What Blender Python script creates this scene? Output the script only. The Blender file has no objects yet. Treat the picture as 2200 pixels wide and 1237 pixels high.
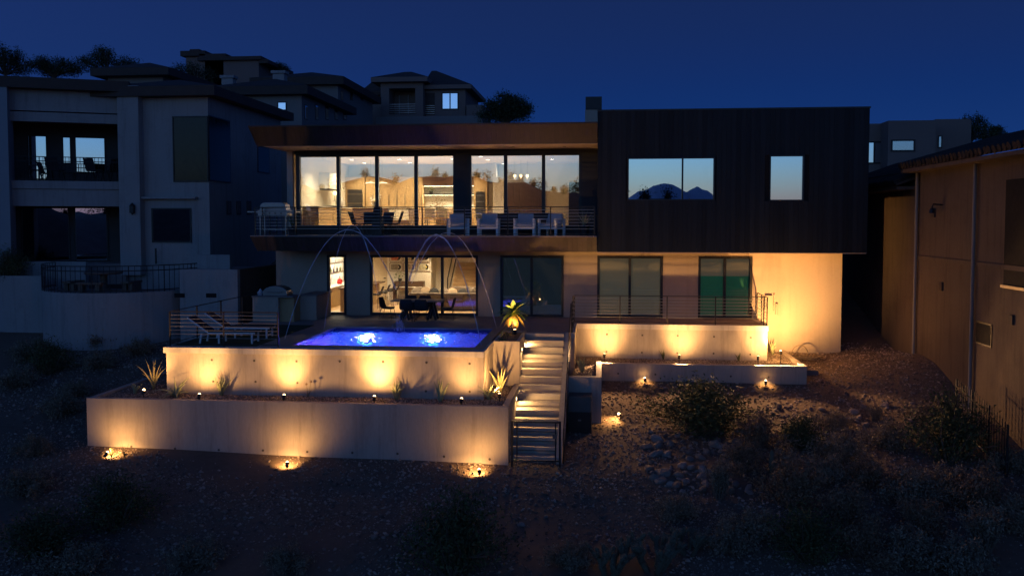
import bpy, math, random
import numpy as np
from mathutils import Vector, Matrix
random.seed(7); RNG = np.random.default_rng(11)
sc = bpy.context.scene
COL = sc.collection
# ------------------------------------------------------------------ camera
FPX, CX0, CY0, CAMZ = 1900.0, 1100.0, 570.0, 3.84
TH = math.atan(94/FPX); YAW = math.atan(190/FPX*math.cos(TH))
cam_d = bpy.data.cameras.new('camera'); cam = bpy.data.objects.new('camera', cam_d); COL.objects.link(cam)
cam.location = (0, 0, CAMZ); cam.rotation_euler = (math.pi/2-TH, 0, YAW)
cam_d.sensor_width = 36; cam_d.lens = FPX/2200*36; cam_d.shift_y = -48.5/2200
cam_d.clip_start = 0.2; cam_d.clip_end = 4000
sc.camera = cam
# ------------------------------------------------------------------ dusk sky: low sun glow behind the camera, deep blue elsewhere
SUN_EL, SUN_ROT = math.radians(-4.3), math.radians(196)
w = bpy.data.worlds.new('World'); sc.world = w; w.use_nodes = True
nt = w.node_tree; bg = nt.nodes['Background']
sky = nt.nodes.new('ShaderNodeTexSky'); sky.sky_type = 'NISHITA'; sky.sun_disc = False
sky.sun_elevation = SUN_EL; sky.sun_rotation = SUN_ROT; sky.ozone_density = 3.0; sky.air_density = 1.0; sky.dust_density = 0.35
tc = nt.nodes.new('ShaderNodeTexCoord'); sep = nt.nodes.new('ShaderNodeSeparateXYZ')
ramp = nt.nodes.new('ShaderNodeValToRGB')      # night-side air light by height above the horizon
e = ramp.color_ramp.elements
e[0].position = 0.0; e[0].color = (0.062, 0.30, 1.32, 1)
e[1].position = 0.5; e[1].color = (0.008, 0.026, 0.12, 1)
m_ = e.new(0.13); m_.color = (0.036, 0.19, 0.96, 1)
m_ = e.new(0.25); m_.color = (0.018, 0.10, 0.58, 1)
add = nt.nodes.new('ShaderNodeMix'); add.data_type = 'RGBA'; add.blend_type = 'ADD'; add.inputs[0].default_value = 1
mul = nt.nodes.new('ShaderNodeMix'); mul.data_type = 'RGBA'; mul.blend_type = 'MULTIPLY'; mul.inputs[0].default_value = 1
mul.inputs[7].default_value = (20, 38, 37, 1)
nt.links.new(tc.outputs['Generated'], sep.inputs[0]); nt.links.new(sep.outputs[2], ramp.inputs[0])
nt.links.new(sky.outputs[0], mul.inputs[6]); nt.links.new(mul.outputs[2], add.inputs[6]); nt.links.new(ramp.outputs[0], add.inputs[7])
nt.links.new(add.outputs[2], bg.inputs[0]); bg.inputs[1].default_value = 0.15
sun_d = bpy.data.lights.new('sun', 'SUN'); sun_d.energy = 0.012; sun_d.angle = math.radians(30); sun_d.color = (1.0, 0.75, 0.6)
sun = bpy.data.objects.new('sun', sun_d); COL.objects.link(sun); sun.rotation_euler = (math.radians(80), 0, math.radians(-16))
sc.view_settings.view_transform = 'Standard'; sc.view_settings.look = 'None'; sc.view_settings.exposure = 0; sc.view_settings.gamma = 1
sc.render.engine = 'CYCLES'
cy = sc.cycles; cy.use_denoising = True; cy.max_bounces = 7; cy.diffuse_bounces = 3; cy.glossy_bounces = 4; cy.transparent_max_bounces = 24
cy.transmission_bounces = 4; cy.caustics_reflective = False; cy.caustics_refractive = False; cy.sample_clamp_indirect = 4; cy.use_light_tree = True
# ------------------------------------------------------------------ measuring helpers: a point of the place seen at a photo position, at a real depth
FW = Vector((-math.sin(YAW)*math.cos(TH), math.cos(YAW)*math.cos(TH), -math.sin(TH)))
RT = Vector((math.cos(YAW), math.sin(YAW), 0)); UP = RT.cross(FW); CAM = Vector((0, 0, CAMZ))
def ray(x, y): return FW + RT*((x-CX0)/FPX) - UP*((y-CY0)/FPX)
def atY(x, y, Y): d = ray(x, y); return CAM + d*(Y/d.y)
def atZ(x, y, Z): d = ray(x, y); return CAM + d*((Z-CAMZ)/d.z)
def atX(x, y, X): d = ray(x, y); return CAM + d*(X/d.x)
class Fr:
    def __init__(s, ox=0, oy=0, a=0): s.o = Vector((ox, oy, 0)); s.c, s.s = math.cos(a), math.sin(a)
    def w(s, u, v, z): return (s.o.x+u*s.c-v*s.s, s.o.y+u*s.s+v*s.c, z)
    def px(s, x, y, v=0):
        n = Vector((-s.s, s.c, 0)); d = ray(x, y); t = (n.dot(s.o)+v-n.dot(CAM))/n.dot(d); p = CAM+d*t-s.o
        return (p.x*s.c+p.y*s.s, p.z)
    def rect(s, x0, y0, x1, y1, v=0):
        a, b, c, d = s.px(x0, y0, v), s.px(x1, y0, v), s.px(x0, y1, v), s.px(x1, y1, v)
        return ((a[0]+c[0])/2, (b[0]+d[0])/2, (c[1]+d[1])/2, (a[1]+b[1])/2)   # u0,u1,z0,z1
M0 = Fr()
# ground height
_R = ([-420, -250, -80, -40, 0, 10, 20, 24.6, 28.3, 31.5, 33.5, 35.45, 37.7, 46, 60, 90, 160, 400],
      [-28, -26, -24, -18, -9.2, -6.4, -4.0, -3.06, -2.66, -1.80, -1.62, -1.27, -0.75, 1.6, 5.0, 7, 8, 8])
_L = ([-420, -250, -80, -40, 0, 10, 20, 24.6, 27.5, 31.5, 33.5, 35.45, 37.7, 46, 60, 90, 160, 400],
      [-28, -26, -24, -18, -8.6, -5.9, -3.66, -2.78, -2.2, -1.42, -1.05, -0.75, -0.4, 1.8, 5.2, 9, 11, 11])
def ground(x, y):
    t = np.clip((np.asarray(x, float)+15)/15, 0, 1)
    g = np.interp(y, *_R)*t + np.interp(y, *_L)*(1-t)
    n = 0.06*np.sin(x*0.9+1.3*np.cos(y*0.7))+0.05*np.sin(y*1.1+x*0.37)
    g = g + 0.75*np.clip((np.asarray(x, float)-8.5)/3.0, 0, 1)*np.clip((np.asarray(y, float)-20)/6, 0, 1)*np.clip((36-np.asarray(y, float))/3, 0, 1)
    near = np.where((np.asarray(y) > 23) & (np.asarray(y) < 37), 0.25, 1.0)
    return g + n*near
def gz(x, y): return float(ground(x, y))
def onG(x, y):
    d = ray(x, y); t = 8.0
    while t < 200:
        p = CAM+d*t
        if p.z <= gz(p.x, p.y): return p
        t += 0.02
    return CAM+d*60
# ------------------------------------------------------------------ materials
MATS = {}
def mat(name, col, rough=0.7, metal=0.0, var=0.12, scale=3.0, bump=0.0, bscale=60.0, spec=0.4, stretch=None, emit=None, estr=0, island=0.0, objvar=0.0, fine=0.0, stain=0.0):
    if name in MATS: return MATS[name]
    m = bpy.data.materials.new(name); m.use_nodes = True; t = m.node_tree; b = t.nodes['Principled BSDF']; L = t.links.new
    b.inputs['Roughness'].default_value = rough; b.inputs['Metallic'].default_value = metal; b.inputs['Specular IOR Level'].default_value = spec
    co = t.nodes.new('ShaderNodeTexCoord').outputs['Object']
    if stretch:
        mp = t.nodes.new('ShaderNodeMapping'); mp.inputs['Scale'].default_value = stretch; L(co, mp.inputs[0]); co = mp.outputs[0]
    def noise(s, det=5):
        n = t.nodes.new('ShaderNodeTexNoise'); n.inputs['Scale'].default_value = s; n.inputs['Detail'].default_value = det; L(co, n.inputs['Vector']); return n.outputs['Fac']
    def math_(op, a, bb):
        q = t.nodes.new('ShaderNodeMath'); q.operation = op
        for i, v in enumerate((a, bb)):
            if isinstance(v, (int, float)): q.inputs[i].default_value = v
            else: L(v, q.inputs[i])
        return q.outputs[0]
    val = math_('ADD', math_('MULTIPLY', math_('SUBTRACT', noise(scale), 0.5), var*3.2), 1.0)
    if fine: val = math_('ADD', val, math_('MULTIPLY', math_('SUBTRACT', noise(scale*14, 3), 0.5), fine*3))
    if stain:      # rain streaks and damp patches with ragged outlines
        mq = t.nodes.new('ShaderNodeMapping'); mq.inputs['Scale'].default_value = (2.6, 2.6, 0.22); L(t.nodes.new('ShaderNodeTexCoord').outputs['Object'], mq.inputs[0])
        for sc_, v_, th_ in ((1.6, mq.outputs[0], 0.56), (0.55, co, 0.6)):
            nq = t.nodes.new('ShaderNodeTexNoise'); nq.inputs['Scale'].default_value = sc_; nq.inputs['Detail'].default_value = 8; nq.inputs['Roughness'].default_value = 0.7; L(v_, nq.inputs['Vector'])
            rq = t.nodes.new('ShaderNodeMapRange'); rq.inputs[1].default_value = th_-0.05; rq.inputs[2].default_value = th_+0.12; rq.inputs[3].default_value = 1; rq.inputs[4].default_value = 1-stain; L(nq.outputs['Fac'], rq.inputs[0]); val = math_('MULTIPLY', val, rq.outputs[0])
    if island:
        g = t.nodes.new('ShaderNodeNewGeometry'); val = math_('MULTIPLY', val, math_('ADD', math_('MULTIPLY', g.outputs['Random Per Island'], 2*island), 1-island))
    if objvar:
        g = t.nodes.new('ShaderNodeObjectInfo'); val = math_('MULTIPLY', val, math_('ADD', math_('MULTIPLY', g.outputs['Random'], 2*objvar), 1-objvar))
    vm = t.nodes.new('ShaderNodeVectorMath'); vm.operation = 'SCALE'; vm.inputs[0].default_value = col; L(val, vm.inputs['Scale']); L(vm.outputs[0], b.inputs['Base Color'])
    rv = math_('ADD', math_('MULTIPLY', math_('SUBTRACT', noise(scale*2.3), 0.5), 0.25), rough); L(rv, b.inputs['Roughness'])
    if bump:
        bp = t.nodes.new('ShaderNodeBump'); bp.inputs['Strength'].default_value = bump; bp.inputs['Distance'].default_value = 0.02
        L(noise(bscale, 6), bp.inputs['Height']); L(bp.outputs[0], b.inputs['Normal'])
    if emit: b.inputs['Emission Color'].default_value = (*emit, 1); b.inputs['Emission Strength'].default_value = estr
    MATS[name] = m; return m
def glass(name, refl, tint, rough=0.0, wob=0.02):
    m = bpy.data.materials.new(name); m.use_nodes = True; t = m.node_tree; L = t.links.new
    t.nodes.remove(t.nodes['Principled BSDF']); out = t.nodes['Material Output']
    tr = t.nodes.new('ShaderNodeBsdfTransparent'); tr.inputs[0].default_value = (*tint, 1)
    gl = t.nodes.new('ShaderNodeBsdfGlossy'); gl.inputs['Roughness'].default_value = rough; gl.inputs[0].default_value = (0.95, 0.97, 1, 1)
    fr = t.nodes.new('ShaderNodeFresnel'); fr.inputs[0].default_value = 1.5
    ad = t.nodes.new('ShaderNodeMath'); ad.operation = 'ADD'; ad.inputs[1].default_value = refl-0.04; ad.use_clamp = True; L(fr.outputs[0], ad.inputs[0])
    mx = t.nodes.new('ShaderNodeMixShader'); L(ad.outputs[0], mx.inputs[0]); L(tr.outputs[0], mx.inputs[1]); L(gl.outputs[0], mx.inputs[2]); L(mx.outputs[0], out.inputs[0])
    n = t.nodes.new('ShaderNodeTexNoise'); n.inputs['Scale'].default_value = 0.8; n.inputs['Detail'].default_value = 1
    co = t.nodes.new('ShaderNodeTexCoord'); L(co.outputs['Object'], n.inputs['Vector'])
    bp = t.nodes.new('ShaderNodeBump'); bp.inputs['Strength'].default_value = wob; bp.inputs['Distance'].default_value = 0.02; L(n.outputs[0], bp.inputs['Height']); L(bp.outputs[0], gl.inputs['Normal'])
    MATS[name] = m; return m
def emis(name, col, s):
    m = bpy.data.materials.new(name); m.use_nodes = True; t = m.node_tree; b = t.nodes['Principled BSDF']
    b.inputs['Base Color'].default_value = (0.8, 0.8, 0.8, 1); b.inputs['Emission Color'].default_value = (*col, 1); b.inputs['Emission Strength'].default_value = s
    MATS[name] = m; return m
stucco_w = mat('stucco_pale', (0.42, 0.34, 0.265), 0.85, var=0.06, scale=0.8, bump=0.3, bscale=45, fine=0.04, stain=0.10)
concrete = mat('concrete_wall', (0.41, 0.355, 0.30), 0.8, var=0.13, scale=0.9, bump=0.3, bscale=16, fine=0.07, stretch=(1.3, 1.3, 0.45), stain=0.20)
coping_m = mat('concrete_coping', (0.50, 0.46, 0.42), 0.75, var=0.16, scale=1.6, bump=0.15, bscale=25, fine=0.05, stain=0.3)
paving = mat('concrete_paving', (0.24, 0.20, 0.18), 0.7, var=0.10, scale=0.9, bump=0.15, bscale=30, fine=0.06)
step_m = mat('concrete_step', (0.46, 0.40, 0.33), 0.8, var=0.16, scale=2.2, bump=0.3, bscale=22, fine=0.08)
clad = mat('charcoal_boards', (0.013, 0.0155, 0.0185), 0.6, var=0.28, scale=1.4, bump=0.3, bscale=9, stretch=(6, 6, 0.35), objvar=0.33, spec=0.3)
fasc = mat('bronze_boards', (0.052, 0.031, 0.02), 0.55, var=0.2, scale=1.5, bump=0.2, bscale=9, stretch=(5, 5, 0.5), objvar=0.12)
soffit_m = mat('soffit_plaster', (0.62, 0.47, 0.38), 0.8, var=0.08, scale=1.2)
black = mat('black_metal', (0.012, 0.012, 0.013), 0.45, metal=0.0, var=0.1, scale=6, spec=0.5)
railm = mat('railing_steel', (0.05, 0.045, 0.042), 0.4, metal=0.7, var=0.2, scale=8)
rodm = mat('brushed_rod_steel', (0.45, 0.43, 0.41), 0.35, metal=0.9, var=0.1, scale=8)
steel = mat('stainless_steel', (0.24, 0.24, 0.25), 0.35, metal=0.95, var=0.08, scale=5)
white_m = mat('white_paint', (0.78, 0.77, 0.75), 0.5, var=0.04)
plaster = mat('interior_plaster', (0.78, 0.72, 0.62), 0.8, var=0.03)
oak = mat('oak_veneer', (0.40, 0.275, 0.14), 0.5, var=0.18, scale=2, stretch=(6, 6, 0.5))
oakl = mat('oak_light', (0.55, 0.38, 0.21), 0.5, var=0.15, scale=2, stretch=(0.6, 5, 5))
walnut = mat('dark_walnut', (0.10, 0.055, 0.033), 0.5, var=0.2, scale=2, stretch=(5, 5, 0.6))
darkfab = mat('charcoal_fabric', (0.035, 0.035, 0.04), 0.9, var=0.15, scale=20)
greyfab = mat('grey_cushion', (0.42, 0.43, 0.47), 0.9, var=0.1, scale=12, bump=0.2, bscale=90)
sofaf = mat('taupe_upholstery', (0.20, 0.16, 0.13), 0.95, var=0.2, scale=6, bump=0.3, bscale=25)
turf = mat('artificial_turf', (0.025, 0.045, 0.018), 0.95, var=0.3, scale=8, bump=0.5, bscale=150)
dirt = mat('desert_soil', (0.15, 0.105, 0.075), 0.95, var=0.25, scale=0.5, bump=0.5, bscale=9, fine=0.15)
gravelm = mat('gravel_stones', (0.27, 0.21, 0.165), 0.9, var=0.3, scale=0.35, island=0.65)
rockm = mat('desert_rock', (0.27, 0.21, 0.17), 0.9, var=0.25, scale=5, bump=0.6, bscale=14, objvar=0.35)
leafd = mat('creosote_leaf', (0.085, 0.095, 0.034), 0.8, var=0.2, scale=2, island=0.5)
leafg = mat('brittlebush_leaf', (0.25, 0.20, 0.13), 0.85, var=0.2, scale=2, island=0.45)
leafb = mat('dry_brush_leaf', (0.24, 0.16, 0.095), 0.9, var=0.2, scale=2, island=0.45)
leaft = mat('tree_leaf', (0.045, 0.06, 0.026), 0.8, var=0.2, scale=1, island=0.5)
barkm = mat('bark', (0.17, 0.125, 0.09), 0.9, var=0.25, scale=8, bump=0.5, bscale=30)
agavem = mat('agave_leaf', (0.27, 0.29, 0.17), 0.55, var=0.2, scale=5, spec=0.4)
agavey = mat('agave_margin', (0.42, 0.36, 0.17), 0.55, var=0.15, scale=5)
palmm = mat('palm_frond', (0.16, 0.21, 0.045), 0.6, var=0.25, scale=6, island=0.3)
palmy = mat('palm_dry_frond', (0.36, 0.25, 0.06), 0.7, var=0.2, scale=6, island=0.3)
chollam = mat('cholla_stem', (0.13, 0.13, 0.085), 0.9, var=0.2, scale=9, bump=0.8, bscale=60)
nstucco = mat('neighbour_stucco', (0.33, 0.32, 0.305), 0.9, var=0.08, scale=0.7, bump=0.3, bscale=30, fine=0.05, stain=0.22)
nstucco2 = mat('neighbour_stucco_tan', (0.125, 0.093, 0.072), 0.9, var=0.12, scale=0.7, bump=0.4, bscale=25, fine=0.08, stain=0.3)
bstucco = mat('far_stucco_tan', (0.22, 0.165, 0.14), 0.9, var=0.06, scale=0.4)
bstucco2 = mat('far_stucco_grey', (0.24, 0.225, 0.21), 0.9, var=0.06, scale=0.4)
tilem = mat('roof_tile', (0.03, 0.024, 0.022), 0.85, var=0.25, scale=3, bump=0.4, bscale=12, objvar=0.25)
shing = mat('roof_shingle', (0.065, 0.052, 0.046), 0.9, var=0.25, scale=4, bump=0.6, bscale=10, stretch=(0.5, 0.5, 6))
trimn = mat('brown_trim', (0.075, 0.055, 0.045), 0.8, var=0.15, scale=2)
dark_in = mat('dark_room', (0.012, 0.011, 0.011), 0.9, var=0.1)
blind = mat('glowing_roller_blind', (0.45, 0.42, 0.33), 0.9, var=0.05, scale=1, emit=(0.9, 0.8, 0.5), estr=0.055)  # glow put into the blind's colour in place of room light
plateblue = mat('pool_plaster', (0.55, 0.6, 0.75), 0.6, var=0.1, scale=2)
tileb = mat('pool_tile', (0.03, 0.05, 0.16), 0.25, var=0.2, scale=5)
hosem = mat('garden_hose', (0.20, 0.15, 0.10), 0.6, var=0.1)
cmum = mat('cinder_block', (0.16, 0.16, 0.17), 0.95, var=0.15, scale=6, bump=0.4, bscale=60)
potm = mat('dark_pot', (0.02, 0.02, 0.022), 0.6, var=0.1)
redm = mat('red_enamel', (0.55, 0.02, 0.02), 0.3, var=0.05)
stone_c = mat('quartz_counter', (0.72, 0.68, 0.62), 0.25, var=0.06, scale=3)
paper = mat('print_paper', (0.75, 0.70, 0.60), 0.9, var=0.02)
covers = [mat('print_%d' % i, c, 0.8, var=0.8, scale=9) for i, c in enumerate([(0.35, 0.12, 0.07), (0.2, 0.17, 0.13), (0.4, 0.34, 0.22), (0.28, 0.22, 0.16), (0.16, 0.1, 0.08), (0.42, 0.38, 0.25)])]
vinyl = mat('black_vinyl', (0.01, 0.01, 0.01), 0.3, var=0.05)
lbl = [mat('disc_label_%d' % i, c, 0.6, var=0.05) for i, c in enumerate([(0.7, 0.15, 0.06), (0.5, 0.45, 0.4), (0.08, 0.1, 0.14), (0.25, 0.2, 0.2), (0.4, 0.35, 0.3), (0.75, 0.6, 0.1)])]
glass_live = glass('clear_glazing', 0.40, (0.97, 0.97, 0.95))
glass_mir = glass('dusk_glazing', 0.90, (0.7, 0.75, 0.8))
glass_low = glass('lower_glazing', 0.13, (0.97, 0.97, 0.95))
glass_dim = glass('tinted_glazing', 0.30, (0.75, 0.8, 0.82))
glass_far = glass('far_glazing', 0.42, (0.5, 0.55, 0.6))
glass_bay = glass('bay_glazing', 0.02, (0.4, 0.5, 0.55))
dark_glass = mat('dark_glass', (0.008, 0.012, 0.014), 0.12, var=0.05, spec=0.22)
lamp_w = emis('lamp_lens', (1.0, 0.62, 0.26), 9.0)
lamp_step = emis('step_lens', (1.0, 0.66, 0.3), 9.0)
down_l = emis('downlight_lens', (1.0, 0.86, 0.65), 14.0)
globe_l = emis('globe_lamp', (1.0, 0.72, 0.38), 5.0)
ledm = emis('led_strip', (1.0, 0.86, 0.55), 9.0)
pool_l = emis('pool_lens', (0.05, 0.42, 1.0), 13.0)
# ------------------------------------------------------------------ mesh helpers
ORG = {}
class MB:
    def __init__(s): s.v = []; s.f = []
    def add(s, vs, fs): n = len(s.v); s.v += [tuple(p) for p in vs]; s.f += [tuple(i+n for i in f) for f in fs]; return s
    def box(s, u0, u1, v0, v1, z0, z1, F=M0):
        return s.add([F.w(u, v, z) for z in (z0, z1) for (u, v) in ((u0, v0), (u1, v0), (u1, v1), (u0, v1))],
                     [(3, 2, 1, 0), (4, 5, 6, 7), (0, 1, 5, 4), (1, 2, 6, 5), (2, 3, 7, 6), (3, 0, 4, 7)])
    def hexa(s, pts): return s.add(pts, [(3, 2, 1, 0), (4, 5, 6, 7), (0, 1, 5, 4), (1, 2, 6, 5), (2, 3, 7, 6), (3, 0, 4, 7)])
    def prism(s, poly, v0, v1, F=M0):          # poly of (u, z), along v
        n = len(poly); vs = [F.w(u, v0, z) for u, z in poly]+[F.w(u, v1, z) for u, z in poly]
        return s.add(vs, [tuple(range(n)), tuple(range(2*n-1, n-1, -1))]+[(i, i+n, (i+1) % n+n, (i+1) % n) for i in range(n)])
    def vprism(s, poly, z0, z1):               # poly of (x, y), along z
        n = len(poly); vs = [(x, y, z0) for x, y in poly]+[(x, y, z1) for x, y in poly]
        return s.add(vs, [tuple(range(n-1, -1, -1)), tuple(range(n, 2*n))]+[(i, (i+1) % n, (i+1) % n+n, i+n) for i in range(n)])
    def tube(s, pts, r, n=8, squash=1.0):
        pts = [Vector(p) for p in pts]; k = len(pts); rr = r if isinstance(r, (list, tuple)) else [r]*k; vs = []; fs = []
        t0 = (pts[1]-pts[0]).normalized(); ref = Vector((0, 0, 1)) if abs(t0.z) < 0.9 else Vector((0, 1, 0)); a = t0.cross(ref).normalized()
        for i, p in enumerate(pts):
            t = (pts[min(i+1, k-1)]-pts[max(i-1, 0)]).normalized(); a = (a-t*a.dot(t)).normalized(); b = t.cross(a)
            for j in range(n):
                q = 2*math.pi*j/n+math.pi/n; vs.append(p+(a*math.cos(q)+b*math.sin(q)*squash)*rr[i])
        for i in range(k-1):
            for j in range(n): fs.append((i*n+j, i*n+(j+1) % n, (i+1)*n+(j+1) % n, (i+1)*n+j))
        fs += [tuple(range(n-1, -1, -1)), tuple(range((k-1)*n, k*n))]
        return s.add(vs, fs)
    def bar(s, a, b, w_, h=None):              # square bar
        return s.tube([a, b], w_*0.7071, 4) if h is None else s.tube([a, b], w_*0.7071, 4, h/w_)
    def lathe(s, c, prof, n=16):
        vs = []; fs = []; k = len(prof)
        for r, z in prof:
            for j in range(n): q = 2*math.pi*j/n; vs.append((c[0]+r*math.cos(q), c[1]+r*math.sin(q), c[2]+z))
        for i in range(k-1):
            for j in range(n): fs.append((i*n+j, i*n+(j+1) % n, (i+1)*n+(j+1) % n, (i+1)*n+j))
        fs += [tuple(range(n-1, -1, -1)), tuple(range((k-1)*n, k*n))]
        return s.add(vs, fs)
    def disc(s, c, r, th, axis='y', n=20):
        ax = {'x': Vector((1, 0, 0)), 'y': Vector((0, 1, 0)), 'z': Vector((0, 0, 1))}[axis]; c = Vector(c)
        return s.tube([c-ax*th/2, c+ax*th/2], r, n)
    def quad(s, a, b, c, d): return s.add([a, b, c, d], [(0, 1, 2, 3)])
    def build(s, name, m, parent=None, smooth=False, bevel=0, org=None, **tags):
        o0 = Vector(org) if org is not None else (ORG.get(parent.name, Vector()) if parent else Vector())
        me = bpy.data.meshes.new(name)
        me.from_pydata([(p[0]-o0.x, p[1]-o0.y, p[2]-o0.z) for p in s.v], [], s.f); me.materials.append(m)
        if smooth: me.polygons.foreach_set('use_smooth', [True]*len(me.polygons))
        me.update()
        o = bpy.data.objects.new(name, me); COL.objects.link(o)
        if parent: o.parent = parent
        elif org is not None: o.location = o0
        ORG[o.name] = o0
        if bevel:
            bm = o.modifiers.new('bevel', 'BEVEL'); bm.width = bevel; bm.segments = 2; bm.limit_method = 'ANGLE'
        tag(o, **tags); return o
def tag(o, label=None, cat=None, group=None, kind=None):
    if label: o['label'] = label
    if cat: o['category'] = cat
    if group: o['group'] = group
    if kind: o['kind'] = kind
    return o
def T(name, label, cat, loc=(0, 0, 0), group=None):
    o = bpy.data.objects.new(name, None); COL.objects.link(o); o.location = loc; o.empty_display_size = 0.2
    ORG[o.name] = Vector(loc); return tag(o, label, cat, group)
def B(name, m, parent, *a, F=M0, bevel=0, **k): return MB().box(*a, F=F).build(name, m, parent, bevel=bevel, **k)
def inst(src, parent, loc=(0, 0, 0), rot=(0, 0, 0), scale=(1, 1, 1), name=None):
    c = bpy.data.objects.new(name or src.name.split('.')[0], src.data); COL.objects.link(c); c.parent = parent
    c.location = loc; c.rotation_euler = rot; c.scale = scale; return c
def copy_tree(o, parent=None):
    c = o.copy(); COL.objects.link(c); c.parent = parent
    for ch in list(o.children): copy_tree(ch, c)
    return c
def place(root, loc, rz=0, s=1.0, label=None, first=False):
    c = root if first else copy_tree(root); c.location = loc; c.rotation_euler = (0, 0, rz); c.scale = (s, s, s) if isinstance(s, (int, float)) else s
    if label: c['label'] = label
    return c
def spot(parent, loc, aim, watts, col=(1.0, 0.62, 0.28), ang=75, blend=0.8, rad=0.03, name='lamp_light'):
    d = bpy.data.lights.new(name, 'SPOT'); d.energy = watts; d.color = col; d.spot_size = math.radians(ang); d.spot_blend = blend; d.shadow_soft_size = rad
    o = bpy.data.objects.new(name, d); COL.objects.link(o); o0 = ORG.get(parent.name, Vector()); o.parent = parent
    o.location = Vector(loc)-o0; o.rotation_euler = (Vector(aim)-Vector(loc)).to_track_quat('-Z', 'Y').to_euler(); return o
def point(parent, loc, watts, col=(1.0, 0.7, 0.4), rad=0.05):
    d = bpy.data.lights.new('lamp_light', 'POINT'); d.energy = watts; d.color = col; d.shadow_soft_size = rad
    o = bpy.data.objects.new('lamp_light', d); COL.objects.link(o); o.parent = parent; o.location = Vector(loc)-ORG.get(parent.name, Vector()); return o
def npmesh(name, V, Fc, m, parent=None, **tags):     # V (n,3), Fc (k,3 or 4)
    me = bpy.data.meshes.new(name); k, c = Fc.shape
    me.vertices.add(len(V)); me.vertices.foreach_set('co', np.asarray(V, np.float32).ravel())
    me.loops.add(k*c); me.loops.foreach_set('vertex_index', Fc.astype(np.int32).ravel())
    me.polygons.add(k); me.polygons.foreach_set('loop_start', np.arange(0, k*c, c, dtype=np.int32))
    me.update(calc_edges=True); me.materials.append(m)
    o = bpy.data.objects.new(name, me); COL.objects.link(o)
    if parent: o.parent = parent
    return tag(o, **tags)
def window(parent, u0, u1, z0, z1, v, gm, mull=(), fw=0.07, F=M0, dep=0.10, trans=(), name='window', fm=None):
    """frame mesh (part) with one pane object per light; v is the outer face"""
    fm = fm or black; mb = MB(); xs = [u0]+[a for m in mull for a in (m-fw*0.55, m+fw*0.55)]+[u1]
    mb.box(u0, u1, v, v+dep, z1-fw, z1, F); mb.box(u0, u1, v, v+dep, z0, z0+fw, F)
    mb.box(u0, u0+fw, v, v+dep, z0+fw, z1-fw, F); mb.box(u1-fw, u1, v, v+dep, z0+fw, z1-fw, F)
    for m in mull: mb.box(m-fw*0.55, m+fw*0.55, v+0.002, v+dep-0.002, z0+fw, z1-fw, F)
    o = mb.build(name, fm, parent); xs[0] += fw; xs[-1] -= fw
    for i in range(0, len(xs), 2): MB().box(xs[i], xs[i+1], v+dep*0.5-0.005, v+dep*0.5+0.005, z0+fw, z1-fw, F).build('pane', gm, o)
    return o
# ================================================================== GROUND
xs = np.unique(np.concatenate([np.linspace(-420, -40, 30), np.linspace(-40, 30, 141), np.linspace(30, 420, 30)]))
ys = np.unique(np.concatenate([np.linspace(-420, 0, 40), np.linspace(0, 40, 101), np.linspace(40, 420, 40)]))
GX, GY = np.meshgrid(xs, ys); GZ = ground(GX, GY)
under = (GX > -13.1) & (GX < 9.2) & (GY > 33.4) & (GY < 44.5); GZ = np.where(under, np.minimum(GZ, -1.3), GZ)
ped = (GX > -12.9) & (GX < -3.6) & (GY > 26) & (GY < 34); GZ = np.where(ped, -3.2, GZ)
stair_pit = (GX > -2.9) & (GX < -1.1) & (GY > 24.9) & (GY < 31); GZ = np.where(stair_pit, -3.4, GZ)
V = np.stack([GX, GY, GZ], -1).reshape(-1, 3); nx, ny = len(xs), len(ys)
idx = np.arange(nx*ny).reshape(ny, nx)
Fq = np.stack([idx[:-1, :-1], idx[:-1, 1:], idx[1:, 1:], idx[1:, :-1]], -1).reshape(-1, 4)
g = npmesh('ground', V, Fq, dirt, kind='structure'); g.data.polygons.foreach_set('use_smooth', [True]*len(g.data.polygons))
# hills across the valley behind the viewer (they show in the window reflections)
def ridge(name, Yr, prof, depth, base, seed):
    pts = sorted((((x-1290)/1900*(70.9-Yr)), CAMZ+(476-y)/1900*(70.9-Yr)) for x, y in prof)
    X = np.linspace(pts[0][0], pts[-1][0], 160); H = np.interp(X, [p[0] for p in pts], [p[1] for p in pts])
    rg = np.random.default_rng(seed); H = H + np.convolve(rg.normal(0, 1, 160), np.ones(3)/3, 'same')*abs(H-base)*(0.03 if Yr > -500 else 0.004)
    rows = []
    for t in np.linspace(-1, 1, 13):
        f = math.cos(t*math.pi/2)**1.2; rows.append(np.stack([X, np.full_like(X, Yr+t*depth), base+(H-base)*f], -1))
    V = np.concatenate(rows); idx = np.arange(len(V)).reshape(13, 160)
    Fq = np.stack([idx[:-1, :-1], idx[:-1, 1:], idx[1:, 1:], idx[1:, :-1]], -1).reshape(-1, 4)
    return npmesh(name, V, Fq, dirt if Yr > -500 else mat('hazed_far_rock', (0.62, 0.60, 0.62), 0.95, var=0.1, scale=0.02), kind='structure'), X, H  # mountain colour paled to imitate haze in front of it
RP = [(-1200, 430), (-600, 440), (-100, 420), (300, 415), (560, 402), (650, 398), (700, 408), (740, 398), (790, 383), (830, 381), (860, 386), (900, 376), (960, 372), (1030, 380), (1090, 382), (1115, 392), (1140, 405), (1165, 411), (1243, 416), (1340, 434), (1500, 452), (1750, 462), (2600, 470)]
hill, RX, RH = ridge('far_hill', -130, RP, 70, -24, 3)
MP = [(1200, 470), (1330, 436), (1352, 424), (1368, 412), (1386, 409), (1400, 400), (1425, 396), (1440, 398), (1452, 404), (1470, 415), (1480, 408), (1492, 402), (1500, 408), (1516, 412), (1520, 421), (1535, 433), (1620, 452), (1800, 466)]
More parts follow.
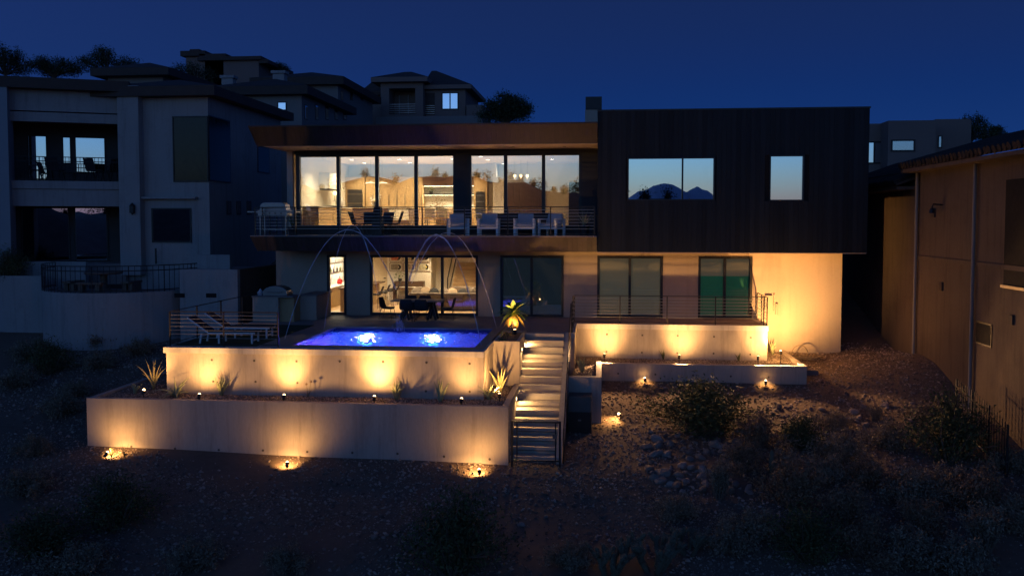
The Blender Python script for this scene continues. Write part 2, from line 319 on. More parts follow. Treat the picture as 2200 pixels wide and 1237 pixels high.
mtn, _, _ = ridge('far_mountain', -900, MP, 160, -40, 5)
# desert trees standing on that ridge: read as one ragged line
cl_v = []; cl_f = []; rg = np.random.default_rng(4)
for k in range(110):
    i = rg.integers(0, 159); c = np.array([RX[i], -130+rg.uniform(-6, 6), RH[i]]); r = rg.uniform(0.35, 1.3); m_n = 260
    if abs(c[0]) > 120: continue
    p = rg.normal(0, 1, (m_n, 3))*np.array([r*0.6, r*0.6, r*0.8])+c+np.array([0, 0, r*0.7])
    d1 = rg.normal(0, 0.2, (m_n, 3)); d2 = rg.normal(0, 0.2, (m_n, 3)); n0 = len(cl_v)*0
    cl_v.append(np.stack([p, p+d1, p+d2], 1).reshape(-1, 3))
Vv = np.concatenate(cl_v); npmesh('far_trees', Vv, np.arange(len(Vv)).reshape(-1, 3), leaft, kind='stuff', label='ragged line of desert trees on the far ridge', cat='trees')

# ================================================================== MAIN HOUSE
H = T('modern_house', 'two storey modern house with charcoal box and glass walls glowing behind the pool', 'house', (-2, 35.45, 0))
WY = 35.45
ops = {}
for k, (a, b, c, d) in dict(bar=(703, 546, 744, 677), slider=(795, 546, 1027, 677), w3=(1075, 546, 1211, 680), w4=(1283, 545, 1424, 683), w5=(1500, 545, 1616, 684)).items():
    r = M0.rect(a, b, c, d, WY); ops[k] = (r[0], r[1], 0.02, 2.47)
mb = MB(); x = -13.37
for k in ('bar', 'slider', 'w3', 'w4', 'w5'):
    u0, u1, z0, z1 = ops[k]; mb.box(x, u0, WY, WY+0.3, 0.0, 2.66); mb.box(u0, u1, WY, WY+0.3, 2.472, 2.66); x = u1
mb.box(x, 9.36, WY, WY+0.3, 0.0, 2.66); mb.box(-13.37, 9.36, WY, WY+0.3, -2.0, 0.0)
lw = mb.build('lower_wall', stucco_w, H)
mb = MB(); mb.box(-13.37, -13.07, WY+0.3, 44, -2, 2.66); mb.box(9.06, 9.36, WY+0.3, 44, -2, 2.66); mb.build('side_wall', stucco_w, H)
B('lower_floor', oakl, H, -13.07, 9.06, WY+0.3, 44, -0.1, 0.02)
B('lower_ceiling', plaster, H, -13.07, 9.06, WY+0.3, 44, 2.60, 2.66)
wl = {}
wl['bar'] = window(H, *ops['bar'], WY-0.03, glass_low, fw=0.09, dep=0.2, name='glass_door')
u0, u1, z0, z1 = ops['slider']; mm = [M0.px(873, 610, WY)[0], M0.px(950, 610, WY)[0]]
wl['slider'] = window(H, u0, u1, z0, z1, WY-0.03, glass_low, mm, fw=0.09, dep=0.2, name='sliding_glass_door')
u0, u1, z0, z1 = ops['w3']; window(H, u0, u1, z0, z1, WY-0.03, glass_dim, [M0.px(1142, 610, WY)[0]], fw=0.09, dep=0.2, name='sliding_glass_door')
u0, u1, z0, z1 = ops['w4']; window(H, u0, u1, z0, z1, WY-0.03, glass_low, [M0.px(1353, 610, WY)[0]], fw=0.09, dep=0.2, name='sliding_glass_door')
u0, u1, z0, z1 = ops['w5']; window(H, u0, u1, z0, z1, WY-0.03, glass_low, [M0.px(1557, 610, WY)[0]], fw=0.09, dep=0.2, name='sliding_glass_door')
# dark rooms, and blinds whose own glow imitates room light, behind the right-hand doors
for k in ('w3',):
    u0, u1, z0, z1 = ops[k]; [B('glowing_roller_blind', mat('glowing_grey_blind', (0.30, 0.32, 0.32), 0.9, var=0.05, emit=(0.6, 0.85, 0.95), estr=0.028), H, a, b, WY+0.22, WY+0.235, 0.12, 2.40) for a, b in ((u0+0.1, (u0+u1)/2-0.03), ((u0+u1)/2+0.03, u1-0.1))]  # faint glow added to this blind to imitate light from inside
greenb = mat('green_glow_curtain', (0.06, 0.30, 0.17), 0.9, var=0.15, scale=0.8, emit=(0.08, 0.45, 0.25), estr=0.07)  # curtain colour glows green in place of the room's green light
for k in ('w4', 'w5'):
    u0, u1, z0, z1 = ops[k]
    if k == 'w4':
        for a, b in ((u0+0.1, (u0+u1)/2-0.03), ((u0+u1)/2+0.03, u1-0.1)): B('glowing_roller_blind', blind, H, a, b, WY+0.22, WY+0.235, 0.12, 2.40)
    else:
        m = (u0+u1)/2
        for a, b, q in ((u0+0.1, m-0.03, 1.68), (m+0.03, u1-0.1, 1.68)):
            B('glowing_roller_blind', blind, H, a, b, WY+0.22, WY+0.235, q, 2.40); B('glowing_curtain', greenb, H, a, b, WY+0.30, WY+0.315, 0.05, 2.40)
mb = MB(); mb.box(-4.30, -4.22, WY+0.3, 44, 0.02, 2.6); mb.box(-1.3, -1.22, WY+0.3, 40, 0.02, 2.6); mb.build('inner_wall', plaster, H)
# ---- balcony slab with sloped board fascia
FY0, FY1 = 32.95, 33.34
B('balcony_slab', concrete, H, -13.12, -0.13, FY1+0.03, WY-0.03, 2.70, 3.24)
B('balcony_floor', paving, H, -13.45, -0.13, FY0+0.01, WY-0.032, 3.262, 3.305)
fb = B('balcony_fascia', black, H, -13.10, -0.14, FY1, FY1+0.028, 2.705, 3.235)
rb = B('roof_fascia', black, H, -13.0, -0.13, FY1, FY1+0.028, 6.76, 7.40)
def sloped_boards(parent, x0, x1, n, zt, zb, skew_l, skew_r=0.0, th=0.025, m=fasc):
    wd = (x1-x0)/n
    for i in range(n):
        a, b = x0+i*wd, x0+(i+1)*wd-0.005
        al = a+skew_l if i == 0 else a
        dz = random.uniform(-0.002, 0.002)
        pts = [(al, FY1+dz, zb), (b, FY1+dz, zb), (b, FY1+th+dz, zb), (al, FY1+th+dz, zb), (a, FY0+dz, zt), (b, FY0+dz, zt), (b, FY0+th+dz, zt), (a, FY0+th+dz, zt)]
        MB().hexa(pts).build('board', m, parent)
sloped_boards(fb, -13.45, -0.13, 74, 3.258, 2.70, 0.14, m=mat('charcoal_fascia', (0.075, 0.055, 0.045), 0.55, var=0.2, scale=1.5, stretch=(5, 5, 0.5), objvar=0.15))
sloped_boards(rb, -13.45, -0.12, 74, 7.45, 6.75, 0.36)
# end return of both fascias (left end), sloping under
for par, zt, zb, sk in ((fb, 3.258, 2.70, 0.14), (rb, 7.45, 6.75, 0.36)):
    for i in range(9):
        y0 = FY0+0.03+i*0.26; y1 = y0+0.25; o_ = max(0, FY1+0.03-y0)
        MB().hexa([(-13.45+sk, max(y0, FY1), zb), (-13.45+sk, max(y1, FY1+0.05), zb), (-13.425+sk, max(y1, FY1+0.05), zb), (-13.425+sk, max(y0, FY1), zb), (-13.45, y0, zt), (-13.45, y1, zt), (-13.425, y1, zt), (-13.425, y0, zt)]).build('board', fasc, par)
# ---- upper storey
UF, UC = 3.55, 6.63
mb = MB(); mb.box(-13.05, -0.12, FY1+0.03, 44.2, 7.40, 7.43); mb.box(-13.46, -0.12, FY0-0.015, 44.2, 7.452, 7.505); rf = mb.build('roof', trimn, H)
B('roof_soffit', soffit_m, H, -13.02, -0.12, FY1+0.03, 44.2, 6.735, 6.78)
can = MB()
for xx in (-11.6, -9.0, -6.3, -3.4, -1.4): can.disc((xx, 34.4, 6.728), 0.06, 0.012, 'z', 14)
can.build('soffit_can', black, rf)
u = [M0.px(x_, 410, WY)[0] for x_ in (638, 726.5, 809.5, 893.5, 980, 1006, 1086, 1167.5, 1250, 1284)]
B('header', black, H, -12.5, -0.12, WY-0.02, WY+0.25, 6.60, 6.735)
B('door_sill', black, H, u[0], -0.12, WY-0.04, WY+0.25, 3.306, 3.57)
window(H, u[0], u[4], 3.57, 6.60, WY-0.02, glass_live, u[1:4], fw=0.12, dep=0.2, name='window_wall')
window(H, u[5], u[8], 3.57, 6.60, WY-0.02, glass_live, u[6:8], fw=0.12, dep=0.2, name='window_wall')
clad2 = mat('charcoal_pier', (0.03, 0.034, 0.042), 0.7, var=0.15, scale=2)
mb = MB(); mb.box(u[4], u[5], WY-0.06, WY+0.25, 3.306, 6.60); mb.build('pier', clad2, H)
MB().box(u[8], -0.12, WY-0.06, WY+0.25, 3.306, 6.60).build('pier', clad2, H)
MB().box(-12.80, u[0]-0.12, WY-0.15, WY+0.25, 3.306, 6.735).build('corner_post', concrete, H)
B('upper_side_wall', clad2, H, -12.72, -12.5, WY+0.25, 44, 3.306, 6.735)
# rooms: floors, ceiling, walls
B('upper_floor', oakl, H, -12.5, -0.12, WY+0.25, 44, UF-0.2, UF)
B('upper_ceiling', plaster, H, -12.5, -0.12, WY+0.25, 44, UC, UC+0.1)
BY = 43.0
mb = MB(); mb.box(-12.5, -12.42, WY+0.25, BY, UF, UC); mb.box(-12.42, -5.0, BY, BY+0.15, UF, UC); mb.box(-5.0, -0.12, BY+0.6, BY+0.75, UF, UC); mb.box(-0.4, -0.32, WY+0.25, BY+0.6, UF, UC); mb.box(-5.15, -5.0, BY-0.6, BY+0.6, UF, UC)
mb.build('room_wall', plaster, H)
# ---- charcoal cladding box
BX0, BX1, BYF, BZ0, BZ1 = -0.11, 9.64, 33.25, 2.70, 7.95
w6 = M0.rect(1348, 338, 1536, 431, BYF); w7 = M0.rect(1653, 333, 1728, 432, BYF)
mb = MB(); zl, zh = w6[2], w6[3]
mb.box(BX0+0.01, BX1-0.01, BYF+0.04, BYF+0.25, BZ0+0.01, min(w6[2], w7[2])); mb.box(BX0+0.01, BX1-0.01, BYF+0.04, BYF+0.25, max(w6[3], w7[3]), BZ1-0.03)
zz0, zz1 = min(w6[2], w7[2]), max(w6[3], w7[3])
mb.box(BX0+0.01, w6[0], BYF+0.04, BYF+0.25, zz0, zz1); mb.box(w6[1], w7[0], BYF+0.04, BYF+0.25, zz0, zz1); mb.box(w7[1], BX1-0.01, BYF+0.04, BYF+0.25, zz0, zz1)
mb.box(BX0+0.01, BX0+0.2, BYF+0.25, 44, BZ0+0.01, BZ1-0.03); mb.box(BX1-0.2, BX1-0.01, BYF+0.25, 44, BZ0+0.01, BZ1-0.03)
mb.box(BX0+0.2, BX1-0.2, 43.8, 44, BZ0+0.01, BZ1-0.03); mb.box(BX0+0.2, BX1-0.2, BYF+0.25, 43.8, BZ1-0.3, BZ1-0.03); mb.box(BX0+0.2, BX1-0.2, BYF+0.25, 43.8, BZ0+0.01, BZ0+0.3)
bv = mb.build('upper_box', dark_in, H)
nb = 56; wd = (BX1-BX0)/nb
for i in range(nb):
    a, b = BX0+i*wd, BX0+(i+1)*wd-0.004; j = random.uniform(-0.003, 0.003); segs = [(BZ0, BZ1)]
    for w_ in (w6, w7):
        if b > w_[0]-0.03 and a < w_[1]+0.03: segs = [(BZ0, w_[2]-0.0), (w_[3], BZ1)]
    for s0, s1 in segs: MB().box(a, b, BYF+j, BYF+0.035+j, s0, s1).build('board', clad, bv)
for i in range(34):
    y0 = BYF+0.04+i*0.31
    MB().box(BX1-0.012, BX1+0.02, y0, y0+0.30, BZ0, BZ1).build('board', clad, bv)
B('roof_cap', black, H, BX0-0.02, BX1+0.04, BYF-0.02, 44.05, BZ1-0.028, BZ1+0.03)
B('box_soffit', soffit_m, H, BX0+0.01, BX1-0.01, BYF+0.04, WY+0.3, BZ0-0.03, BZ0+0.008)
window(H, *w6, BYF-0.012, glass_mir, [M0.px(1466.5, 385, BYF)[0]], fw=0.05, dep=0.16)
window(H, *w7, BYF-0.012, glass_mir, fw=0.05, dep=0.16)
# chimney
ch = MB(); r = M0.rect(1257, 236, 1293, 270, 38); ch.box(r[0], r[1], 38, 38.8, 7.4, r[3]); chm = ch.build('chimney', stucco_w, rf)
r = M0.rect(1258, 208, 1293, 236, 37.97); MB().box(r[0], r[1], 37.97, 38.83, r[2]+0.02, r[3]).build('chimney_cap', black, rf)
# utilities on the lit blank wall
mb = MB(); r = M0.rect(1640, 640, 1648, 655, WY); mb.box(r[0]+0.05, r[0]+0.32, WY-0.12, WY-0.002, 0.45, 0.95); mb.tube([(r[0]+0.4, WY-0.05, 0.35), (r[0]+0.4, WY-0.05, 1.0)], 0.025); mb.tube([(r[0]+0.5, WY-0.06, 0.2), (r[0]+0.5, WY-0.06, 0.62)], 0.05); mb.build('meter_box', stucco_w, H)

# ================================================================== DECK, POOL, WALLS
PX0, PX1, PY0, PY1 = -9.62, -3.78, 26.62, 31.42
DX0, DX1, DYF, SY0 = -13.3, -3.4, 25.72, 30.25
tL = atZ(601.6, 724.4, 0); tR = atZ(676.6, 698.9, 0); TX1 = (tL.x+tR.x)/2; TY1 = tR.y
mb = MB()
def slabs(x0, x1, y0, y1, nx_, ny_):
    for i in range(nx_):
        for j in range(ny_):
            MB().box(x0+(x1-x0)*i/nx_+0.004, x0+(x1-x0)*(i+1)/nx_-0.004, y0+(y1-y0)*j/ny_+0.004, y0+(y1-y0)*(j+1)/ny_-0.004, -0.08, random.uniform(-0.003, 0.002)).build('slab', paving, deck)
deck = MB().box(DX0+0.1, PX0-0.35, 26.15, WY, -0.3, -0.075).box(PX0-0.35, PX1+0.3, PY1+0.35, WY, -0.3, -0.075).box(PX1+0.3, 6.15, 33.5, WY, -0.3, -0.075).box(PX1+0.3, -1.1, 30.91, 33.5, -0.3, -0.075).box(-2.55, -1.1, 30.56, 30.905, -0.3, -0.004).build('pool_deck', paving, kind='structure')
slabs(DX0+0.1, PX0-0.35, TY1, WY-0.01, 2, 2); slabs(TX1, PX0-0.35, 26.15, TY1, 1, 4)
slabs(PX0-0.35, PX1+0.3, PY1+0.35, WY-0.01, 4, 2); slabs(PX1+0.3, 6.15, 33.5, WY-0.01, 5, 1); slabs(PX1+0.3, -1.1, 30.92, 33.5, 1, 2)
B('lawn', turf, None, DX0+0.1, TX1, 26.15, TY1, -0.074, 0.012, kind='stuff', label='dark strip of artificial turf under the sun loungers', cat='lawn')
pool = T('swimming_pool', 'rectangular swimming pool glowing blue on the raised deck', 'pool', ((PX0+PX1)/2, (PY0+PY1)/2, 0))
PD = -1.5
mb = MB(); mb.box(PX0-0.2, PX1+0.2, PY0-0.2, PY1+0.2, PD-0.2, PD); mb.box(PX0-0.2, PX0, PY0, PY1, PD, -0.28); mb.box(PX1, PX1+0.2, PY0, PY1, PD, -0.28); mb.box(PX0-0.2, PX1+0.2, PY0-0.2, PY0, PD, -0.28); mb.box(PX0-0.2, PX1+0.2, PY1, PY1+0.2, PD, -0.28)
mb.build('basin', plateblue, pool)
mb = MB(); mb.box(PX0-0.2, PX0, PY0, PY1, -0.28, -0.051); mb.box(PX1, PX1+0.2, PY0, PY1, -0.28, -0.051); mb.box(PX0-0.2, PX1+0.2, PY0-0.2, PY0, -0.28, -0.051); mb.box(PX0-0.2, PX1+0.2, PY1, PY1+0.2, -0.28, -0.051)
mb.build('waterline_tile', tileb, pool)
for i in range(5):
    a = PX0-0.35+(PX1-PX0+0.65)*i/5; b = PX0-0.35+(PX1-PX0+0.65)*(i+1)/5-0.006
    MB().box(a, b, PY1-0.03, PY1+0.345, -0.05, 0.006).build('coping_stone', paving, pool)
    MB().box(a, b, 26.156, PY0+0.03, -0.05, 0.004).build('coping_stone', paving, pool)
for i in range(4):
    a = PY0+0.032+(PY1-PY0-0.07)*i/4; b = PY0+0.032+(PY1-PY0-0.07)*(i+1)/4-0.006
    MB().box(PX0-0.345, PX0+0.03, a, b, -0.05, 0.005).build('coping_stone', paving, pool)
    MB().box(PX1-0.03, PX1+0.295, a, b, -0.05, 0.005).build('coping_stone', paving, pool)
# water: surface that lets light through and glints
wm = bpy.data.materials.new('pool_water'); wm.use_nodes = True; t = wm.node_tree; L = t.links.new; t.nodes.remove(t.nodes['Principled BSDF'])
tr = t.nodes.new('ShaderNodeBsdfTransparent'); tr.inputs[0].default_value = (0.75, 0.82, 1, 1)
rfr = t.nodes.new('ShaderNodeBsdfRefraction'); rfr.inputs['IOR'].default_value = 1.12; rfr.inputs['Roughness'].default_value = 0.12; rfr.inputs[0].default_value = (0.75, 0.82, 1, 1)
gl = t.nodes.new('ShaderNodeBsdfGlossy'); gl.inputs['Roughness'].default_value = 0.05
fr = t.nodes.new('ShaderNodeFresnel'); fr.inputs[0].default_value = 1.33
n1 = t.nodes.new('ShaderNodeTexNoise'); n1.inputs['Scale'].default_value = 3.6; n1.inputs['Detail'].default_value = 4; n1.inputs['Distortion'].default_value = 1.2
tcw = t.nodes.new('ShaderNodeTexCoord'); L(tcw.outputs['Object'], n1.inputs['Vector'])
bp = t.nodes.new('ShaderNodeBump'); bp.inputs['Strength'].default_value = 0.9; bp.inputs['Distance'].default_value = 0.2; L(n1.outputs[0], bp.inputs['Height'])
for nd in (rfr, gl, fr): L(bp.outputs[0], nd.inputs['Normal'])
m1 = t.nodes.new('ShaderNodeMixShader'); m1.inputs[0].default_value = 0.88; L(tr.outputs[0], m1.inputs[1]); L(rfr.outputs[0], m1.inputs[2])
m2 = t.nodes.new('ShaderNodeMixShader'); L(fr.outputs[0], m2.inputs[0]); L(m1.outputs[0], m2.inputs[1]); L(gl.outputs[0], m2.inputs[2]); L(m2.outputs[0], t.nodes['Material Output'].inputs[0])
gx, gy = np.meshgrid(np.linspace(PX0-0.02, PX1+0.02, 240), np.linspace(PY0-0.02, PY1+0.02, 200)); gz_ = np.full_like(gx, -0.14); rgw = np.random.default_rng(2)
for k in range(36):
    a_ = rgw.uniform(0, 6.28); lam = rgw.uniform(0.10, 0.5); gz_ += 0.015*lam*np.sin((gx*math.cos(a_)+gy*math.sin(a_))*6.283/lam+rgw.uniform(0, 6.28)+1.5*np.sin(gx*1.7+gy*1.1+k))
idx = np.arange(48000).reshape(200, 240)
wat = npmesh('pool_water', np.stack([gx, gy, gz_], -1).reshape(-1, 3), np.stack([idx[:-1, :-1], idx[:-1, 1:], idx[1:, 1:], idx[1:, :-1]], -1).reshape(-1, 4), wm, kind='structure')
wat.data.polygons.foreach_set('use_smooth', [True]*len(wat.data.polygons))
# underwater lights on the back wall
for i, (px_, lb) in enumerate(((790, 'round underwater light glowing cyan, nearer the loungers'), (932, 'round underwater light glowing cyan, nearer the palm'))):
    p = atY(px_, 727, PY1); pos = Vector((p.x, PY1, -0.62))
    pl = T('pool_light', lb, 'pool light', pos, 'underwater pool lights')
    MB().disc((pos.x, pos.y-0.03, pos.z), 0.20, 0.06, 'y', 20).build('light_ring', steel, pl)
    MB().disc((pos.x, pos.y-0.065, pos.z), 0.17, 0.02, 'y', 20).build('lens', pool_l, pl)
    spot(pl, pos+Vector((0, -0.12, 0)), pos+Vector((0, -3, -0.5)), 430, (0.17, 0.045, 1.0), 170, 0.5, 0.1)
    point(pl, pos+Vector((0, -0.45, 0)), 50, (0.03, 0.20, 1.0), 0.15)
# --- retaining walls
tie = mat('tie_hole_plug', (0.10, 0.085, 0.07), 0.9, var=0.1)
def ties(par, pts, Y):
    for x_, y_ in pts:
        p = atY(x_, y_, Y); MB().disc((p.x, Y-0.001, p.z), 0.035, 0.008, 'y', 10).build('tie_hole', tie, par)
W1 = T('retaining_wall', 'tall lit concrete wall with pale coping carrying the pool deck', 'wall', (-8, 25.8, -1.4))
mb = MB(); mb.box(-13.24, -3.42, 25.79, 26.14, -3.0, -0.171); mb.box(-3.62, -3.42, 26.14, 28.1, -3.0, -0.171); mb.box(-13.24, -13.04, 26.14, 33.6, -2.6, -0.171); mb.build('wall_face', concrete, W1)
xs_ = [DX0, -10.1, -6.75, -3.40]
for a, b in zip(xs_[:-1], xs_[1:]): MB().box(a, b-0.005, DYF, 26.15, -0.17, 0.0).build('coping_stone', coping_m, W1)
MB().box(-3.70, -3.40, 26.151, 28.095, -0.17, 0.001).build('coping_stone', coping_m, W1); MB().box(DX0, -13.2, 26.151, 33.6, -0.17, 0.001).build('coping_stone', coping_m, W1)
ties(W1, [(455, 773), (546, 774.5), (637, 776), (730, 776), (823, 777), (916, 778.5), (1009, 781), (458, 819), (549, 819.5), (639, 822), (915, 840), (1009, 841)], 25.785)
W2 = T('planter_wall', 'long low concrete planter wall in front of the pool, meeting the gravel', 'wall', (-9, 24.55, -3))
LT = -1.37
mb = MB(); mb.box(-15.1, -2.56, 24.55, 24.73, -3.6, LT); mb.box(-15.1, -14.92, 24.73, 31.5, -3.2, LT); mb.box(-2.74, -2.56, 24.73, 28.1, -3.6, LT); mb.build('wall_face', concrete, W2)
ties(W2, [(282, 959), (376, 963), (470, 966), (565, 967), (660, 970), (757, 972), (854, 974), (954, 980), (1052, 986)], 24.545)
soil = MB(); soil.box(-14.92, -2.74, 24.73, 25.79, -1.9, -1.44); soil.box(-3.42, -2.74, 25.79, 28.1, -1.9, -1.43); soil.box(-14.92, -13.24, 25.79, 31.5, -1.9, -1.42); soil.build('planter_soil', dirt, kind='structure')
W3 = T('palm_planter', 'square concrete planter holding the small palm at the stair head', 'planter', (-3, 29, 0))
mb = MB(); mb.box(-3.42, -2.56, 28.1, 28.22, -3.2, 0.0); mb.box(-2.68, -2.56, 28.22, 30.9, -3.2, 0.0); mb.box(-3.42, -3.32, 28.22, 30.9, -1.6, -0.002); mb.box(-3.32, -2.68, 30.8, 30.9, -1.6, -0.001); mb.build('wall_face', concrete, W3); MB().box(-3.32, -2.68, 28.22, 30.8, -0.6, -0.06).build('soil', dirt, W3)
# stairs
ST = T('concrete_staircase', 'straight flight of concrete steps lit from its side wall, climbing to the pool deck', 'stairs', (-1.88, 27, -3))
NS, RUN, RISE = 16, 0.355, 3.06/16
for i in range(NS):
    zt = -RISE*i if i else -0.004; y1 = SY0-RUN*(i-1) if i else SY0+0.30; y0 = SY0-RUN*i
    MB().box(-2.555, -1.225, y0, y1+0.03, zt-0.12, zt).build('tread', step_m, ST, bevel=0.01)
    MB().box(-2.555, -1.225, y0+0.045, y0+0.10, zt-RISE-0.02, zt-0.121).build('riser', step_m, ST)
ck = MB(); yb = SY0-RUN*NS+0.2
ck.add([(x_, y_, z_) for x_ in (-1.22, -1.06) for y_, z_ in ((30.5, 0.02), (yb, -3.06+0.22), (yb, -3.5), (30.5, -3.5))], [(0, 1, 2, 3), (7, 6, 5, 4), (0, 4, 5, 1), (1, 5, 6, 2), (2, 6, 7, 3), (3, 7, 4, 0)])
ck.build('cheek_wall', concrete, ST)
# step lights (pairs) in the left cheek
for x_, y_, lb in ((1127, 739.5, 'small round step light, uppermost of the upper pair beside the stairs'), (1121, 750, 'small round step light, lower of the upper pair beside the stairs'), (1115, 842, 'small round step light, upper one of the lower pair beside the stairs'), (1109, 856, 'small round step light, lowermost beside the stairs')):
    p = atX(x_, y_, -2.553); sl = T('step_light', lb, 'light', p, 'round step lights in the stair wall')
    MB().disc((p.x, p.y, p.z), 0.065, 0.012, 'x', 14).build('rim', steel, sl); MB().disc((p.x+0.008, p.y, p.z), 0.05, 0.01, 'x', 14).build('lens', lamp_step, sl)
    spot(sl, p+Vector((0.03, 0, 0)), p+Vector((1.0, -0.25, -0.8)), 85, (1.0, 0.58, 0.22), 168, 0.6, 0.03)
# right patio wall and planter
W4 = T('patio_wall', 'lit concrete wall with coping carrying the right hand patio', 'wall', (2.5, 33.25, -1.3))
mb = MB(); mb.box(-1.04, 6.16, 33.28, 33.5, -2.4, -0.19); mb.box(6.0, 6.16, 33.5, 35.44, -2.2, -0.19); mb.box(-1.05, -0.88, 30.55, 33.28, -3, -0.19); mb.build('wall_face', concrete, W4)
for a, b in ((-1.06, 2.5), (2.5, 6.19)): MB().box(a, b-0.005, 33.24, 33.5, -0.188, 0.002).build('coping_stone', coping_m, W4)
MB().box(5.98, 6.19, 33.501, 35.44, -0.188, 0.003).build('coping_stone', coping_m, W4); MB().box(-1.06, -0.86, 30.55, 33.235, -0.188, 0.003).build('coping_stone', coping_m, W4)
ties(W4, [(1304, 718), (1380, 720), (1456, 721), (1534, 723), (1613, 725), (1303, 755), (1379, 757), (1455, 758), (1533, 759), (1612, 761)], 33.275)
W5 = T('planter_wall', 'low concrete planter wall below the right hand patio, running to the house corner', 'wall', (3.6, 31.5, -1.8))
mb = MB(); mb.box(0.05, 7.19, 31.5, 31.68, -2.4, -1.2); mb.box(7.01, 7.19, 31.68, 35.44, -2.2, -1.2); mb.build('wall_face', concrete, W5)
ties(W5, [(1328, 802), (1408, 804), (1489, 806), (1570, 808), (1651, 810)], 31.495)
MB().box(0.05, 7.01, 31.68, 33.28, -2, -1.30).box(6.16, 7.01, 33.28, 35.44, -2, -1.28).box(-0.86, 0.05, 28.5, 33.28, -2.4, -1.25).build('planter_soil', dirt, kind='structure')
W6 = T('retaining_block', 'short square concrete retaining block beside the stairs behind the black cabinet', 'wall', (-0.5, 28.3, -2.6))
MB().box(-1.05, 0.06, 28.3, 28.5, -3.3, -1.14).box(-0.12, 0.06, 28.5, 31.5, -3.0, -1.141).build('wall_face', concrete, W6)
# ================================================================== RAILINGS
def rail_seg(par, a, b, h, nposts, nrods, h0=0.12, skip_first=False, pr=0.02, rr=0.008, fr_=None, toprail=True):
    a, b = Vector(a), Vector(b); up = Vector((0, 0, 1))
    for i in (fr_ if fr_ is not None else [k/(nposts-1) for k in range(1 if skip_first else 0, nposts)]):
        p = a.lerp(b, i); MB().bar(p, p+up*h, pr*2).build('post', railm, par)
    if toprail: MB().tube([a+up*(h+0.01), b+up*(h+0.01)], 0.02, 4).build('top_rail', railm, par)
    MB().tube([a+up*h0*0.6, b+up*h0*0.6], 0.014, 4).build('bottom_rail', railm, par)
    for k in range(nrods):
        z = h0+(h-h0)*(k+1)/(nrods+1)+0.02; MB().tube([a+up*z, b+up*z], rr, 6).build('rod', rodm, par)
zb = 3.306; yb_ = 33.06
R1 = T('balcony_railing', 'steel rod railing along the edge of the upper balcony', 'railing', (-7, yb_, zb))
fx = [(M0.px(x_, 470, yb_)[0]) for x_ in (548, 634, 728, 817, 907, 998, 1091, 1183, 1277)]; x0_, x1_ = fx[0], fx[-1]
rail_seg(R1, (x0_, yb_, zb), (x1_, yb_, zb), 1.07, 0, 7, fr_=[(v-x0_)/(x1_-x0_) for v in fx])
rail_seg(R1, (x0_, yb_, zb), (x0_, 35.35, zb), 1.07, 4, 7, skip_first=True)
a = atZ(366, 746, 0); b = atZ(598, 748, 0); yr = 26.0
R2 = T('pool_railing', 'steel rod railing around the lounger lawn at the pool deck corner', 'railing', (-12, yr, 0))
xl, xr = M0.px(366, 746, yr)[0], M0.px(598, 748, yr)[0]
rail_seg(R2, (xl, yr, 0.01), (xr, yr, 0.01), 1.05, 3, 7); rail_seg(R2, (xl, yr, 0.01), (xl, 33.4, 0.01), 1.05, 5, 0, skip_first=True)
R3 = T('patio_railing', 'steel rod railing along the edge of the right hand patio', 'railing', (2.5, 33.37, 0))
fx = [M0.px(x_, 670, 33.37)[0] for x_ in (1231, 1332, 1433, 1537, 1641, 1648)]
rail_seg(R3, (-0.97, 33.37, 0), (6.12, 33.37, 0), 1.05, 0, 7, fr_=[(v+0.97)/7.09 for v in fx]); rail_seg(R3, (6.12, 33.37, 0), (6.12, 35.3, 0), 1.05, 3, 7, skip_first=True)
R4 = T('stair_railing', 'black metal railing following the right side of the stairs', 'railing', (-1.1, 28, -1.5))
rail_seg(R4, (-0.96, 33.2, 0), (-0.96, 30.6, 0), 1.05, 3, 5)
rail_seg(R4, (-1.0, 30.5, 0), (-1.0, 24.75, -3.0), 1.0, 5, 5)
G = T('metal_gate', 'black metal frame gate closing the foot of the stairs', 'gate', (-1.9, 24.5, -3.05))
gy_ = 24.45; r = M0.rect(1100, 906, 1203, 995, gy_)
for x_ in (r[0], r[1]): MB().bar((x_, gy_, r[2]-0.1), (x_, gy_, r[3]+0.03), 0.06).build('gate_post', black, G)
MB().bar((r[0]+0.03, gy_, r[3]), (r[1]-0.03, gy_, r[3]), 0.04).build('frame_bar', black, G); MB().bar((r[0]+0.03, gy_, r[2]+0.08), (r[1]-0.03, gy_, r[2]+0.08), 0.04).build('frame_bar', black, G)
for x_ in (r[0]+0.14, r[1]-0.12): MB().bar((x_, gy_, r[2]+0.105), (x_, gy_, r[3]-0.025), 0.035).build('frame_bar', black, G)
for k in range(3): z = r[3]-(r[3]-r[2]-0.1)*(k+1)/4; MB().tube([(r[0]+0.16, gy_, z), (r[1]-0.14, gy_, z)], 0.009, 6).build('gate_rod', black, G)
MB().box(r[1]-0.2, r[1]-0.08, gy_-0.05, gy_-0.028, r[3]-0.45, r[3]-0.33).build('latch', steel, G)

